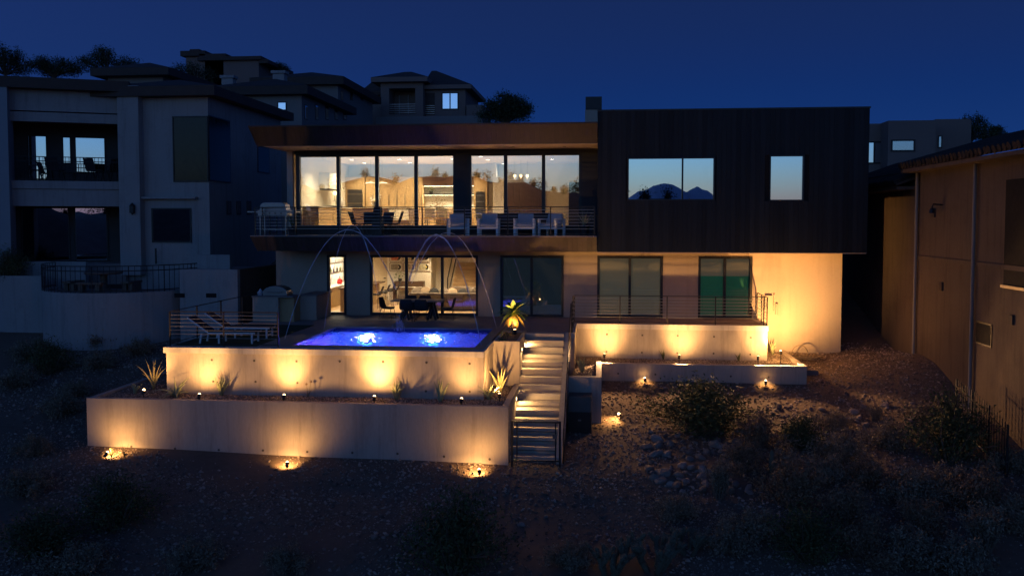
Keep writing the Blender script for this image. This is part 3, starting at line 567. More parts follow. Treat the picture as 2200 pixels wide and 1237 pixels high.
# ================================================================== LANDSCAPE LIGHTS
def uplight(p, aim, watts, label, group, ang=85, scale=1.0, col=(1.0, 0.51, 0.16), blend=1.0, spill=0.0, low=0.0, slim=1.0, omni=0.0, back=0.0, sh=0.16, lowd=0.45):
    p = Vector(p); d = (Vector(aim)-p).normalized(); o = T('landscape_light', label, 'light', p, group); h = p+Vector((0, 0, sh*scale))
    MB().tube([p-Vector((0, 0, 0.1)), h], 0.015, 6).build('stake', black, o)
    MB().tube([h-d*0.07*scale, h-d*0.06*scale, h+d*0.06*scale], [0.02*scale, 0.045*scale, 0.05*scale], 12).build('housing', black, o)
    MB().tube([h+d*0.061*scale, h+d*0.085*scale, h+d*0.115*scale], [0.045*scale, 0.04*scale, 0.015*scale], 12).build('lens', lamp_w, o)
    spot(o, h+d*0.15*scale, h+d*2, watts, col, ang, blend, 0.03).scale = (slim, 1, 1)
    if spill: spot(o, h+d*0.15*scale+Vector((0, 0, 0.02)), h+d*0.6+Vector((0, 0, 0.8)), spill, col, 178, 0.25, 0.05)
    if back: spot(o, h+Vector((0, -0.07, 0.10)), h+Vector((0.2, -2, -0.10)), back, (1.0, 0.52, 0.22), 92, 0.25, 0.05)
    if omni: point(o, h+d*0.15*scale+Vector((0, 0, 0.05)), omni, col, 0.05)
    if low: e_ = Vector((d.x, d.y, 0)).normalized(); spot(o, h+d*0.15*scale+Vector((0, 0, 0.03)), p+e_*lowd-Vector((0, 0, 0.05)), low, col, 125, 0.8, 0.03)
    return o
GL = 'landscape spotlights on the gravel'; PL = 'landscape spotlights in the planters'
for x_, y_, lb, tx in ((228, 988, 'spotlight on the gravel at the far end of the long planter wall, beside small weeds', 275), (617, 1010, 'spotlight on the gravel below the middle of the long planter wall', 620), (1030, 1026, 'spotlight on the gravel nearest the foot of the stairs', 1015)):
    p = onG(x_, y_); a = atY(tx, 915, 24.55); uplight(p, a, 75, lb, GL, 176, low=95, lowd=0.4)
for x_, y_, lb, aim in ((1333, 902, 'spotlight on the gravel beside the square retaining block', atY(1275, 850, 28.3)), (1386, 826, 'spotlight on the gravel below the low planter wall, behind the big green bush', atY(1380, 800, 31.5)), (1645, 832, 'spotlight on the gravel below the low planter wall end near the cinder block', atY(1645, 800, 31.5))):
    p = onG(x_, y_); uplight(p, aim, 2.0, lb, GL, 165, low=80 if x_ == 1333 else 34, lowd=0.25 if x_ == 1333 else 0.1)
for x_, y_, lb, tx, ty, wt in ((308, 848, 'glowing spotlight in the planter beside the tall agave at the wall corner', 345, 700, 42), (428, 857, 'glowing spotlight in the planter between spreading agave and narrow agave', 440, 765, 43), (610, 859, 'glowing spotlight in the planter left of the seed head plant', 620, 768, 46), (804, 862, 'glowing spotlight in the planter left of the upright agave pair', 812, 766, 58), (991, 867, 'glowing spotlight in the planter right of the pale agave', 1003, 780, 24)):
    p = atZ(x_, y_+6, -1.44); uplight(p, atY(tx, ty, 25.8), wt*6.6, lb, PL, 112, spill=wt*1.5, slim=0.68)
p = atZ(1073, 862, -1.43); uplight(p, Vector((-3.30, 27.9, 0.3)), 420, 'spotlight hidden among the aloes in the planter corner', PL, 100, spill=60)
p = Vector((-3.0, 28.35, -0.08)); p = Vector((-2.84, 29.45, -0.06)); uplight(p, (-2.99, 30.45, 0.75), 420, 'bright spotlight at the foot of the small palm', PL, 95, 1.2)
for x_, y_, lb, tx in ((1298, 775, 'spotlight in the right planter nearest the stairs', 1305), (1455, 777, 'spotlight in the right planter beside the middle weed', 1466), (1622, 781, 'spotlight in the right planter below the patio corner', 1638)):
    p = atZ(x_, y_, -1.30); p.y = 31.95; uplight(p, atY(tx, 722, 33.28), 360, lb, PL, 110, spill=75, slim=0.62, omni=6, back=560, sh=0.30)
p = atZ(1677, 779, -1.28); p.y = max(p.y, 31.95); uplight(p, atY(1660, 640, 35.45), 1700, 'spotlight in the right planter end washing the blank house wall', PL, 120, spill=40, omni=60, back=850, sh=0.36, col=(1.0, 0.50, 0.15))
# ================================================================== BALCONY THINGS
def armchair():
    o = T('patio_armchair', 'x', 'armchair', (0, 0, 0), 'white armchairs on the balcony')
    for s in (-1, 1):
        for yy in (-0.36, 0.30): MB().box(s*0.36-0.04, s*0.36+0.04, yy, yy+0.08, 0, 0.60).build('leg', white_m, o)
        MB().box(s*0.36-0.05, s*0.36+0.05, -0.37, 0.39, 0.60, 0.65).build('armrest', white_m, o)
    MB().box(-0.32, 0.32, -0.35, 0.37, 0.24, 0.32).build('seat_frame', white_m, o)
    MB().box(-0.31, 0.31, -0.36, 0.24, 0.32, 0.46).build('seat_cushion', greyfab, o, bevel=0.03)
    MB().hexa([(-0.31, 0.16, 0.44), (0.31, 0.16, 0.44), (0.31, 0.34, 0.44), (-0.31, 0.34, 0.44), (-0.30, 0.26, 0.84), (0.30, 0.26, 0.84), (0.30, 0.42, 0.82), (-0.30, 0.42, 0.82)]).build('back_cushion', greyfab, o, bevel=0.03)
    return o
AC = armchair()
for i, (x_, rz, yy, lb) in enumerate(((984, 0.25, 33.75, 'white framed armchair in front of the dark pier on the balcony'), (1050, 0.0, 33.7, 'white framed armchair second from the dark pier, facing the view'), (1128, -0.03, 33.7, 'white framed armchair third from the dark pier, facing the view'), (1185, -0.45, 33.85, 'white framed armchair turned sideways nearest the charcoal box'))):
    place(AC, (M0.px(x_, 480, yy)[0], yy, 3.306), rz, 1.0, lb, i == 0)
FT = T('fire_table', 'low dark fire table behind the white armchairs', 'table', (M0.px(1140, 480, 34.7)[0], 34.75, 3.306)); c = ORG[FT.name]
MB().box(c.x-1.1, c.x+1.1, 34.5, 35.0, 3.306, 3.80).build('base', darkfab, FT); MB().box(c.x-1.2, c.x+1.2, 34.42, 35.08, 3.80, 3.86).build('table_top', walnut, FT)
OS = T('outdoor_sofa', 'dark outdoor sofa back seen behind the white armchairs', 'sofa', (M0.px(1105, 470, 35.1)[0], 35.2, 3.306)); c = ORG[OS.name]
MB().box(c.x-0.9, c.x+1.5, 35.12, 35.25, 3.5, 4.16).build('backrest', darkfab, OS); MB().box(c.x-0.9, c.x+1.5, 35.09, 35.115, 3.36, 3.75).build('seat', darkfab, OS)
# dining set on balcony
BT = T('balcony_table', 'dark square table among black chairs on the balcony', 'table', (M0.px(812, 480, 34.1)[0], 34.1, 3.306)); c = ORG[BT.name]
MB().box(c.x-0.6, c.x+0.6, 33.75, 34.45, 4.0, 4.05).build('table_top', black, BT); MB().box(c.x-0.2, c.x+0.2, 33.9, 34.3, 3.306, 4.0).build('pedestal', black, BT); MB().lathe((c.x, 34.1, 4.05), [(0.16, 0), (0.19, 0.3), (0.16, 0.34)], 14).build('fire_bowl', black, BT)
def sling_chair():
    o = T('dining_chair', 'x', 'chair', (0, 0, 0), 'black dining chairs on the balcony')
    for s in (-1, 1):
        MB().bar((s*0.24, -0.25, 0), (s*0.22, -0.1, 0.44), 0.03).build('leg', black, o); MB().bar((s*0.24, 0.28, 0), (s*0.22, 0.1, 0.44), 0.03).build('leg', black, o)
        MB().bar((s*0.25, -0.2, 0.64), (s*0.25, 0.26, 0.62), 0.03).build('armrest', black, o)
    MB().box(-0.24, 0.24, -0.22, 0.22, 0.42, 0.46).build('seat', darkfab, o)
    MB().hexa([(-0.24, 0.2, 0.45), (0.24, 0.2, 0.45), (0.24, 0.23, 0.45), (-0.24, 0.23, 0.45), (-0.24, 0.36, 0.92), (0.24, 0.36, 0.92), (0.24, 0.39, 0.92), (-0.24, 0.39, 0.92)]).build('backrest', darkfab, o); return o
SCH = sling_chair()
for i, (x_, yy, rz, lb) in enumerate(((772, 34.1, 1.5, 'black sling chair at the balcony table, on the grill side'), (845, 34.15, -1.5, 'black sling chair at the balcony table, on the white armchair side'), (826, 34.75, -0.3, 'black sling chair behind the balcony table, backed by the glass'), (795, 34.8, 0.3, 'black sling chair behind the balcony table, nearer the corner post'))):
    place(SCH, (M0.px(x_, 480, yy)[0], yy, 3.306), rz, 1, lb, i == 0)
# cart grill
GR = T('cart_grill', 'stainless cart grill standing at the balcony corner', 'grill', (M0.px(592, 480, 34.3)[0], 34.3, 3.306)); c = ORG[GR.name]
MB().prism([(c.x-0.55, 4.28), (c.x-0.5, 4.52), (c.x-0.38, 4.60), (c.x+0.38, 4.60), (c.x+0.5, 4.52), (c.x+0.55, 4.28)], 34.0, 34.55).build('lid', steel, GR, bevel=0.02)
MB().box(c.x-0.6, c.x+0.6, 33.98, 34.58, 4.08, 4.275).build('firebox', steel, GR); MB().box(c.x-1.05, c.x-0.605, 34.0, 34.55, 4.2, 4.25).build('side_shelf', steel, GR); MB().box(c.x+0.605, c.x+0.95, 34.0, 34.55, 4.2, 4.25).build('side_shelf', steel, GR)
MB().tube([(c.x-0.45, 33.93, 4.4), (c.x+0.45, 33.93, 4.4)], 0.018).build('handle', steel, GR)
for k in range(4): MB().disc((c.x-0.36+k*0.24, 33.965, 4.17), 0.035, 0.03, 'y', 12).build('knob', black, GR)
for s in (-1, 1):
    for yy in (34.02, 34.5): MB().bar((c.x+s*0.52, yy, 3.306), (c.x+s*0.52, yy, 4.08), 0.04).build('leg', steel, GR)
MB().box(c.x-0.5, c.x+0.5, 34.06, 34.46, 3.5, 3.54).build('lower_shelf', steel, GR)
# potted plants at balcony ends
def spiky(name, label, cat, base, n, ln, m, spread=0.9, rad=0.012, group=None, pot=None, seed=0, droop=0.3):
    o = T(name, label, cat, base, group); rr = random.Random(seed); z0 = 0
    if pot: MB().lathe(base, [(pot*0.7, 0), (pot, pot*1.8), (pot*0.93, pot*1.8), (pot*0.9, pot*1.6)], 16).build('pot', potm, o, smooth=False); z0 = pot*1.6
    for i in range(n):
        a_ = 2*math.pi*i/n+rr.uniform(-0.3, 0.3); t_ = rr.uniform(0.1, spread); l = ln*rr.uniform(0.65, 1.1); pts = []; rs = []
        for k in range(6):
            q = k/5; th_ = t_*(0.5+droop*q*2); pts.append((base[0]+math.cos(a_)*math.sin(th_)*l*q, base[1]+math.sin(a_)*math.sin(th_)*l*q, base[2]+z0+math.cos(th_)*l*q)); rs.append(rad*(0.7+0.9*math.sin(math.pi*min(1, q*1.1+0.15)))*(1-q*0.75) if q < 1 else 0.001)
        MB().tube(pts, rs, 5, 0.45).build('leaf', m, o, smooth=True)
    return o
spiky('potted_plant', 'spiky plant in a dark pot at the balcony end by the charcoal box', 'plant', (M0.px(1255, 480, 33.8)[0], 33.8, 3.306), 16, 0.75, agavem, 1.0, 0.014, pot=0.22, seed=1)
spiky('potted_plant', 'dark leafy plant in a pot between the cart grill and the corner post', 'plant', (M0.px(628, 480, 34.0)[0], 34.0, 3.306), 18, 0.8, leafd, 0.8, 0.014, pot=0.18, seed=2)
# ================================================================== PATIO THINGS
def lounger():
    o = T('sun_lounger', 'x', 'sun lounger', (0, 0, 0), 'white framed sun loungers')
    for s in (-1, 1):
        MB().bar((-0.35, s*0.31, 0.33), (1.15, s*0.31, 0.33), 0.045).build('side_rail', white_m, o); MB().bar((-0.35, s*0.31, 0.35), (-1.0, s*0.31, 0.82), 0.04).build('back_rail', white_m, o)
        for x_ in (-0.55, 0.0, 1.05): MB().bar((x_-(0.06 if x_ < -0.3 else 0), s*0.30, 0), (x_, s*0.30, 0.32), 0.05).build('leg', white_m, o)
    MB().bar((1.05, -0.3, 0.09), (1.05, 0.3, 0.09), 0.04).build('crossbar', white_m, o); MB().bar((0.0, -0.3, 0.3), (0.0, 0.3, 0.3), 0.04).build('crossbar', white_m, o)
    MB().box(-0.36, 1.14, -0.285, 0.285, 0.34, 0.365).build('sling_seat', darkfab, o)
    MB().hexa([(-0.36, -0.28, 0.36), (-0.36, 0.28, 0.36), (-0.98, 0.28, 0.81), (-0.98, -0.28, 0.81), (-0.35, -0.28, 0.38), (-0.35, 0.28, 0.38), (-0.97, 0.28, 0.83), (-0.97, -0.28, 0.83)]).build('sling_back', darkfab, o); return o
LG = lounger()
place(LG, (M0.px(478, 730, 26.9)[0], 26.9, 0.012), 0.06, 1, 'white framed sun lounger with raised dark sling, nearer the railing', True)
place(LG, (M0.px(512, 722, 28.2)[0], 28.2, 0.012), 0.06, 1, 'white framed sun lounger with raised dark sling, farther from the railing')
# built-in grill island
BQ = T('grill_island', 'built in stucco grill island with domed steel grill by the house wall', 'grill', (-12.3, 33, 0)); p0 = atZ(545, 692, 0); yq = 32.6
xq0, xq1 = M0.px(543, 680, yq)[0], M0.px(598, 680, yq)[0]
MB().box(xq0, xq1, yq, yq+0.9, 0.0, 0.95).build('counter_base', stucco_w, BQ); MB().box(xq1, xq1+0.55, yq+0.2, yq+0.9, 0.0, 0.95).build('side_cabinet', oak, BQ)
MB().box(xq1+0.55, xq1+1.2, yq+0.9, 35.4, 0.0, 0.93).build('counter_wing', stucco_w, BQ); MB().box(xq1+0.5, xq1+1.25, yq+0.85, 35.42, 0.931, 0.98).build('counter_top', paving, BQ)
MB().box(xq0-0.03, xq1+0.58, yq-0.03, yq+0.84, 0.951, 1.0).build('counter_top', paving, BQ)
xm = (xq0+xq1)/2+0.35; dm = [(xm-0.48, 1.001), (xm-0.48, 1.12)]+[(xm+0.48*math.cos(math.pi-k*math.pi/8), 1.12+0.26*math.sin(k*math.pi/8)) for k in range(1, 8)]+[(xm+0.48, 1.12), (xm+0.48, 1.001)]
MB().prism(dm, yq+0.08, yq+0.72).build('grill_hood', steel, BQ, bevel=0.015); MB().tube([(xm-0.3, yq+0.02, 1.15), (xm+0.3, yq+0.02, 1.15)], 0.016).build('handle', steel, BQ)
MB().lathe((xq0+0.18, yq+0.35, 1.0), [(0.10, 0), (0.12, 0.12), (0.05, 0.2), (0.01, 0.26)], 12).build('grill_cover', greyfab, BQ)
# patio dining table with dark chairs
ty = 33.7; tx0, tx1 = M0.px(838, 645, ty)[0], M0.px(950, 645, ty)[0]; PT = T('patio_table', 'long grey patio table in front of the sliding glass door', 'table', ((tx0+tx1)/2, ty+0.4, 0))
MB().box(tx0, tx1, ty, ty+0.9, 0.72, 0.77).build('table_top', paving, PT, bevel=0.01)
for x_ in (tx0+0.55, tx1-0.45):
    for s in (-1, 1): MB().bar((x_+s*0.16, ty+0.2, 0.0), (x_-s*0.03, ty+0.2, 0.72), 0.09).build('leg', black, PT); MB().bar((x_+s*0.16, ty+0.72, 0.0), (x_-s*0.03, ty+0.72, 0.72), 0.09).build('leg', black, PT)
def shell_chair():
    o = T('patio_chair', 'x', 'chair', (0, 0, 0), 'dark shell chairs at the patio table')
    vs = []; fs = []
    for j, (yy, zz, wd_) in enumerate(((-0.24, 0.43, 0.20), (-0.1, 0.42, 0.25), (0.12, 0.43, 0.26), (0.22, 0.52, 0.27), (0.27, 0.70, 0.26), (0.31, 0.86, 0.20))):
        for k in range(5): q = k/4*2-1; vs.append((q*wd_, yy-abs(q)**2*0.06*(j > 2), zz+abs(q)**2*0.05*(j < 3)))
    for j in range(5):
        for k in range(4): fs.append((j*5+k, j*5+k+1, j*5+k+6, j*5+k+5))
    s_ = MB().add(vs, fs).build('shell', darkfab, o, smooth=True); sm = s_.modifiers.new('thick', 'SOLIDIFY'); sm.thickness = 0.03
    for s in (-1, 1): MB().tube([(s*0.2, -0.2, 0.42), (s*0.24, -0.27, 0.02), (s*0.24, 0.27, 0.02), (s*0.2, 0.18, 0.43)], 0.012, 6).build('sled_leg', black, o)
    return o
SC = shell_chair()
for i, (x_, yy, rz, lb) in enumerate(((832, 34.1, 1.45, 'dark shell chair at the end of the patio table by the wall pier'), (876, 33.45, 3.1, 'dark shell chair on the pool side of the patio table, nearer the loungers'), (906, 33.5, 3.2, 'dark shell chair on the pool side of the patio table, nearer the palm'), (880, 34.85, 0.0, 'dark shell chair on the glass side of the patio table, nearer the narrow door'), (912, 34.85, 0.1, 'dark shell chair on the glass side of the patio table, nearer the palm'), (962, 34.1, -1.5, 'dark shell chair at the palm end of the patio table'))):
    place(SC, (M0.px(x_, 670, yy)[0], yy, 0), rz, 1, lb, i == 0)
# utility cabinet, cinder block, hose
CB = T('utility_cabinet', 'black metal utility cabinet beside the stairs on the gravel', 'cabinet', (-0.6, 27, -2.7)); cy0 = 27.35; r = M0.rect(1221, 856, 1271, 928, cy0)
MB().prism([(r[0], r[2]-0.25), (r[1], r[2]-0.25), (r[1], r[3]-0.42), (r[0], r[3]-0.42)], cy0, 28.28).build('body', black, CB)
MB().hexa([(r[0], cy0, r[3]-0.418), (r[1], cy0, r[3]-0.418), (r[1], 28.28, r[3]-0.418), (r[0], 28.28, r[3]-0.418), (r[0], cy0+0.25, r[3]+0.02), (r[1], cy0+0.25, r[3]+0.02), (r[1], 28.28, r[3]+0.02), (r[0], 28.28, r[3]+0.02)]).build('sloping_lid', mat('lit_lid', (0.12, 0.10, 0.08), 0.7, var=0.2), CB); MB().box(r[0]+0.3, r[0]+0.4, cy0-0.02, cy0-0.001, r[2]+0.35, r[2]+0.4).build('handle', steel, CB)  # lid colour lightened to carry the light on the upper half
p = onG(1746, 806); cbk = MB(); x_, y_, z_ = p.x, p.y+0.1, p.z-0.02
for a in (-0.2, -0.02, 0.16): cbk.box(x_+a, x_+a+0.04, y_-0.06, y_+0.06, z_, z_+0.19)
cbk.box(x_-0.2, x_+0.2, y_-0.1, y_-0.06, z_, z_+0.19).box(x_-0.2, x_+0.2, y_+0.06, y_+0.1, z_, z_+0.19); cbk.build('cinder_block', cmum, org=(x_, y_, z_), label='grey hollow cinder block lying beside the right planter end', cat='block')
hb = MB(); p = onG(1722, 775); rr = random.Random(5)
pts = [(p.x+0.34*math.cos(k/14*math.pi), p.y+0.3, p.z+0.05+0.52*math.sin(k/14*math.pi)) for k in range(15)]
for k in range(90):
    a = k*0.5; rad = 0.34+0.12*math.sin(k*0.7); pts.append((p.x+0.25+rad*math.cos(a)+0.25*math.sin(k*0.07), p.y+0.1+0.3*math.sin(a), p.z+0.05+0.12*abs(math.sin(k*0.33))))
hb.tube(pts, 0.018, 6); hb.build('garden_hose', hosem, smooth=True, org=(p.x, p.y, p.z), label='tangled garden hose piled against the lit house wall', cat='hose')
# ================================================================== WATER JETS
jm = bpy.data.materials.new('jet_water'); jm.use_nodes = True; t = jm.node_tree; b_ = t.nodes['Principled BSDF']; b_.inputs['Base Color'].default_value = (0.75, 0.8, 0.9, 1); b_.inputs['Roughness'].default_value = 0.15
trn = t.nodes.new('ShaderNodeBsdfTransparent'); mxs = t.nodes.new('ShaderNodeMixShader'); nz = t.nodes.new('ShaderNodeTexNoise'); nz.inputs['Scale'].default_value = 6
mr = t.nodes.new('ShaderNodeMapRange'); mr.inputs[1].default_value = 0.3; mr.inputs[2].default_value = 0.7; mr.inputs[3].default_value = 0.25; mr.inputs[4].default_value = 0.75
t.links.new(nz.outputs[0], mr.inputs[0]); t.links.new(mr.outputs[0], mxs.inputs[0]); t.links.new(trn.outputs[0], mxs.inputs[1]); t.links.new(b_.outputs[0], mxs.inputs[2]); t.links.new(mxs.outputs[0], t.nodes['Material Output'].inputs[0])
for (bx, by), (ax, ay), frac, wdt, lb in (((612, 728), (748, 494), 0.78, 0.010, 'thin water jet arcing from the lounger side, nearest the viewer'), ((696, 708), (758, 484), 0.80, 0.008, 'thin water jet arcing from the lounger side, nearest the house'), ((1034, 741), (938, 505), 0.70, 0.017, 'bright water jet arcing from the palm side, nearest the viewer'), ((1067, 705), (962, 500), 0.72, 0.008, 'thin water jet arcing from the palm side, nearest the house')):
    b0 = atZ(bx, by, 0.0); ap = atY(ax, ay, b0.y+(29.2-b0.y)*0.5); ap.y = b0.y+(29.2-b0.y)*0.5
    pts = []; rs = []
    for k in range(49):
        u_ = k/24*frac*1.25 if False else 2*k/48
        if u_ > 1+frac: break
        q = b0.lerp(Vector((ap.x, ap.y, 0)), u_); z_ = ap.z*(1-(1-u_)**2); q.z = max(z_, -0.1); pts.append(q+Vector((0, 0, random.uniform(-1, 1)*0.012*u_))); rs.append(wdt*(1+0.6*u_)*random.uniform(0.55, 1.35))
    MB().tube(pts, rs, 6).build('water_jet', jm, smooth=True, org=b0, label=lb, cat='water jet', group='water jets over the pool')
sp = T('water_splash', 'splash of droplets where the jets meet the pool', 'splash', (-6.9, 29.2, -0.1)); rr = random.Random(9); mb = MB(); c = atZ(858, 712, -0.1)
for k in range(160):
    h = abs(rr.gauss(0, 0.28)); r_ = rr.uniform(0.004, 0.011); q = (c.x+rr.gauss(0, 0.10+0.05*h), c.y+rr.gauss(0, 0.1), -0.1+h); mb.tube([q, (q[0], q[1], q[2]+rr.uniform(0.02, 0.08))], r_, 4)
mb.build('droplets', jm, sp, kind='stuff')
# ================================================================== INTERIOR, UPPER FLOOR
def down(x_, y_, z_, watts, lb, grp, ang=130, col=(1.0, 0.77, 0.47), r_=0.075):
    o = T('downlight', lb, 'light', (x_, y_, z_), grp); MB().disc((x_, y_, z_-0.006), r_+0.02, 0.012, 'z', 16).build('trim_ring', white_m, o)
    MB().disc((x_, y_, z_-0.014), r_, 0.006, 'z', 16).build('lens', down_l, o); spot(o, (x_, y_, z_-0.04), (x_, y_, z_-3), watts, col, ang, 0.9, 0.07)
UW = 'recessed ceiling lights upstairs'; KL = 'round recessed ceiling light over the kitchen'
for yy in (37.0, 39.2, 41.4):
    for x_ in (-11.2, -9.0, -6.6): down(x_, yy, UC, 1150, KL, UW, col=(1.0, 0.83, 0.53))
for x_, y_ in ((1033, 336), (1048, 343), (1092, 358), (1179, 333), (1186, 342)):
    p = atZ(x_, y_, UC); down(p.x, min(p.y, 42.6), UC, 110, 'round recessed ceiling light over the sitting room', UW, col=(1.0, 0.86, 0.68))
# kitchen run along the left wall
K = T('kitchen_counter', 'oak drawer counter with pale top along the kitchen side wall', 'cabinet', (-12.1, 38.8, UF)); kx0, kx1 = -12.42, -11.75; zc = UF+0.90
MB().box(kx0, kx1-0.02, 36.1, 41.6, UF, zc).build('carcass', oak, K)
for i in range(7):
    a = 36.12+i*0.78
    for z0_, z1_ in ((0.06, 0.42), (0.44, 0.68), (0.70, 0.88)):
        d_ = MB().box(kx1-0.019, kx1, a, a+0.765, UF+z0_, UF+z1_).build('drawer', oak, K); MB().box(kx1, kx1+0.02, a+0.30, a+0.48, UF+z1_-0.07, UF+z1_-0.05).build('handle', steel, d_)
MB().box(kx0, kx1+0.03, 36.08, 41.6, zc+0.001, zc+0.04).build('counter_top', stone_c, K)
MB().box(kx0+0.05, kx1+0.02, 38.6, 39.5, zc+0.041, zc+0.10).build('cooktop', black, K)
RHD = T('range_hood', 'plaster range hood on the kitchen side wall', 'range hood', (-12.2, 39, UF+1.7)); MB().box(-12.42, -11.95, 38.3, 39.8, UF+1.75, UF+2.45).build('hood', plaster, RHD); MB().box(-12.40, -11.97, 38.32, 39.78, UF+1.70, UF+1.749).build('grille', black, RHD)
SCN = T('wall_sconce', 'glowing globe wall lamp above the kitchen counter', 'lamp', (-12.3, 40.2, UF+1.5)); MB().tube([(-12.41, 40.2, UF+1.25), (-12.3, 40.2, UF+1.25), (-12.3, 40.2, UF+1.5)], 0.015).build('arm', black, SCN); MB().lathe((-12.3, 40.2, UF+1.5), [(0.02, 0), (0.09, 0.05), (0.1, 0.12), (0.07, 0.19), (0.01, 0.21)], 14).build('globe', globe_l, SCN, smooth=True); point(SCN, (-12.1, 40.2, UF+1.6), 12)
VS = T('vase', 'cream vase with dark foliage on the kitchen counter', 'vase', (-12.05, 39.95, zc+0.04)); MB().lathe((-12.0, 39.95, zc+0.04), [(0.1, 0), (0.19, 0.15), (0.2, 0.3), (0.12, 0.44), (0.09, 0.47)], 18).build('body', stone_c, VS, smooth=True)
mb = MB(); rr = random.Random(3)
for k in range(60): a = rr.uniform(0, 6.28); r_ = rr.uniform(0, 0.3); z_ = zc+0.5+rr.uniform(0, 0.45); c = Vector((-12.0+math.cos(a)*r_, 39.95+math.sin(a)*r_, z_)); d = Vector((rr.gauss(0, 1), rr.gauss(0, 1), rr.gauss(0, 1))).normalized()*0.09; e_ = d.cross(Vector((0, 0, 1)))*0.4; mb.quad(c, c+d*0.5+e_, c+d, c+d*0.5-e_)
mb.build('foliage', leafd, VS)
# oven tower + tall cabinets on the back wall
OV = T('oven_tower', 'tall oak cabinet with stacked dark ovens in the kitchen corner', 'oven', (-11.9, 42.6, UF)); MB().box(-12.40, -11.45, 42.3, 42.98, UF, UF+2.45).build('carcass', oak, OV)
for z0_, z1_ in ((0.55, 1.15), (1.2, 1.6), (1.64, 1.84)): MB().box(-12.3, -11.55, 42.27, 42.299, UF+z0_, UF+z1_).build('oven_door', black, OV)
TC = T('tall_cabinets', 'full height oak cabinet fronts along the kitchen back wall', 'cabinet', (-9.5, 42.7, UF)); xa, xb = -11.42, M0.px(908, 420, 42.4)[0]
MB().box(xa, xb, 42.42, 42.98, UF, UF+2.45).build('carcass', oak, TC)
for i in range(7):
    a = xa+(xb-xa)*i/7; b = xa+(xb-xa)*(i+1)/7-0.008; d_ = MB().box(a, b, 42.4, 42.419, UF+0.05, UF+2.45).build('cabinet_door', oak, TC); MB().box(b-0.06, b-0.04, 42.37, 42.4, UF+0.9, UF+1.6).build('handle', steel, d_)
IS = T('kitchen_island', 'kitchen island with pale top in front of the oak cabinets', 'island', (-9.8, 39.5, UF)); ix0, ix1 = M0.px(757, 460, 39.2)[0], M0.px(880, 460, 39.2)[0]; MB().box(ix0, ix1, 39.2, 40.2, UF, UF+0.9).build('base', walnut, IS); MB().box(ix0-0.05, ix1+0.05, 39.12, 40.28, UF+0.901, UF+0.95).build('counter_top', stone_c, IS)
for i in range(3): MB().box(ix1-0.95+i*0.31, ix1-0.66+i*0.31, 39.185, 39.199, UF+0.35, UF+0.86).build('panel', paper, IS)
for x_, lb in ((797, 'shallow cone pendant lamp over the island, nearer the corner post'), (821, 'shallow cone pendant lamp over the island, nearer the dining table')):
    p = atY(x_, 392, 39.7); o = T('pendant_lamp', lb, 'lamp', p, 'cone pendant lamps'); MB().lathe(p, [(0.36, -0.06), (0.06, 0.03), (0.02, 0.06)], 20).build('shade', stone_c, o); MB().tube([p+Vector((0, 0, 0.06)), (p.x, p.y, UC)], 0.006, 5).build('cord', black, o); MB().disc(p+Vector((0, 0, -0.05)), 0.2, 0.01, 'z', 16).build('bulb_disc', globe_l, o)
    spot(o, p-Vector((0, 0, 0.08)), p-Vector((0, 0, 2)), 30, (1, .75, .45), 120)
p = atY(806, 437, 39.6); FL = T('flower_vase', 'dark vase of pale flowers on the kitchen island', 'vase', (p.x, 39.6, UF+0.95)); MB().lathe((p.x, 39.6, UF+0.95), [(0.06, 0), (0.1, 0.12), (0.06, 0.24)], 12).build('vase', potm, FL)
mb = MB()
for k in range(26): q = (p.x+rr.gauss(0, 0.13), 39.6+rr.gauss(0, 0.1), UF+1.28+rr.gauss(0, 0.09)); mb.lathe(q, [(0.005, -0.03), (0.045, 0), (0.005, 0.035)], 6)
mb.build('blooms', stone_c, FL)
# lit shelf niche
nx0, nx1 = M0.px(910, 420, 42.6)[0], M0.px(1019, 420, 42.6)[0]; NI = T('shelf_niche', 'oak shelving wall with brightly lit niche and dark floating shelf', 'shelf', ((nx0+nx1)/2, 42.8, UF)); zn0, zn1 = UF+0.93, atY(960, 399, 42.6).z
MB().box(nx0, nx1, 42.45, 42.98, UF, zn0).build('base_cabinet', oak, NI); MB().box(nx0, nx1, 42.45, 42.98, zn1, UF+2.45).build('upper_cabinet', walnut, NI)
MB().box(nx0, nx1, 42.93, 42.985, zn0, zn1).build('back_panel', stone_c, NI); zs = atY(960, 417.5, 42.6).z; MB().box(nx0, nx1, 42.55, 42.93, zs-0.025, zs+0.025).build('shelf', black, NI); MB().box(nx1, nx1+0.06, 42.45, 42.98, UF, UF+2.45).build('end_panel', oak, NI); MB().box(nx0-0.06, nx0-0.002, 42.41, 42.98, zn0, UF+2.45).build('end_panel', oak, NI)
MB().box(nx0+0.02, nx1-0.02, 42.60, 42.64, zn1-0.03, zn1-0.005).build('led_strip', ledm, NI); MB().box(nx0+0.02, nx1-0.02, 42.60, 42.64, zs-0.05, zs-0.03).build('led_strip', ledm, NI)
for zq, wq in ((zn1-0.06, 45), (zs-0.08, 45)):
    d = bpy.data.lights.new('strip_light', 'AREA'); d.shape = 'RECTANGLE'; d.size = nx1-nx0-0.1; d.size_y = 0.04; d.energy = wq*2.2; d.color = (1, .87, .55)
    o = bpy.data.objects.new('strip_light', d); COL.objects.link(o); o.parent = NI; o.location = Vector(((nx0+nx1)/2, 42.6, zq))-ORG[NI.name]; o.rotation_euler = (math.radians(-35), 0, 0)
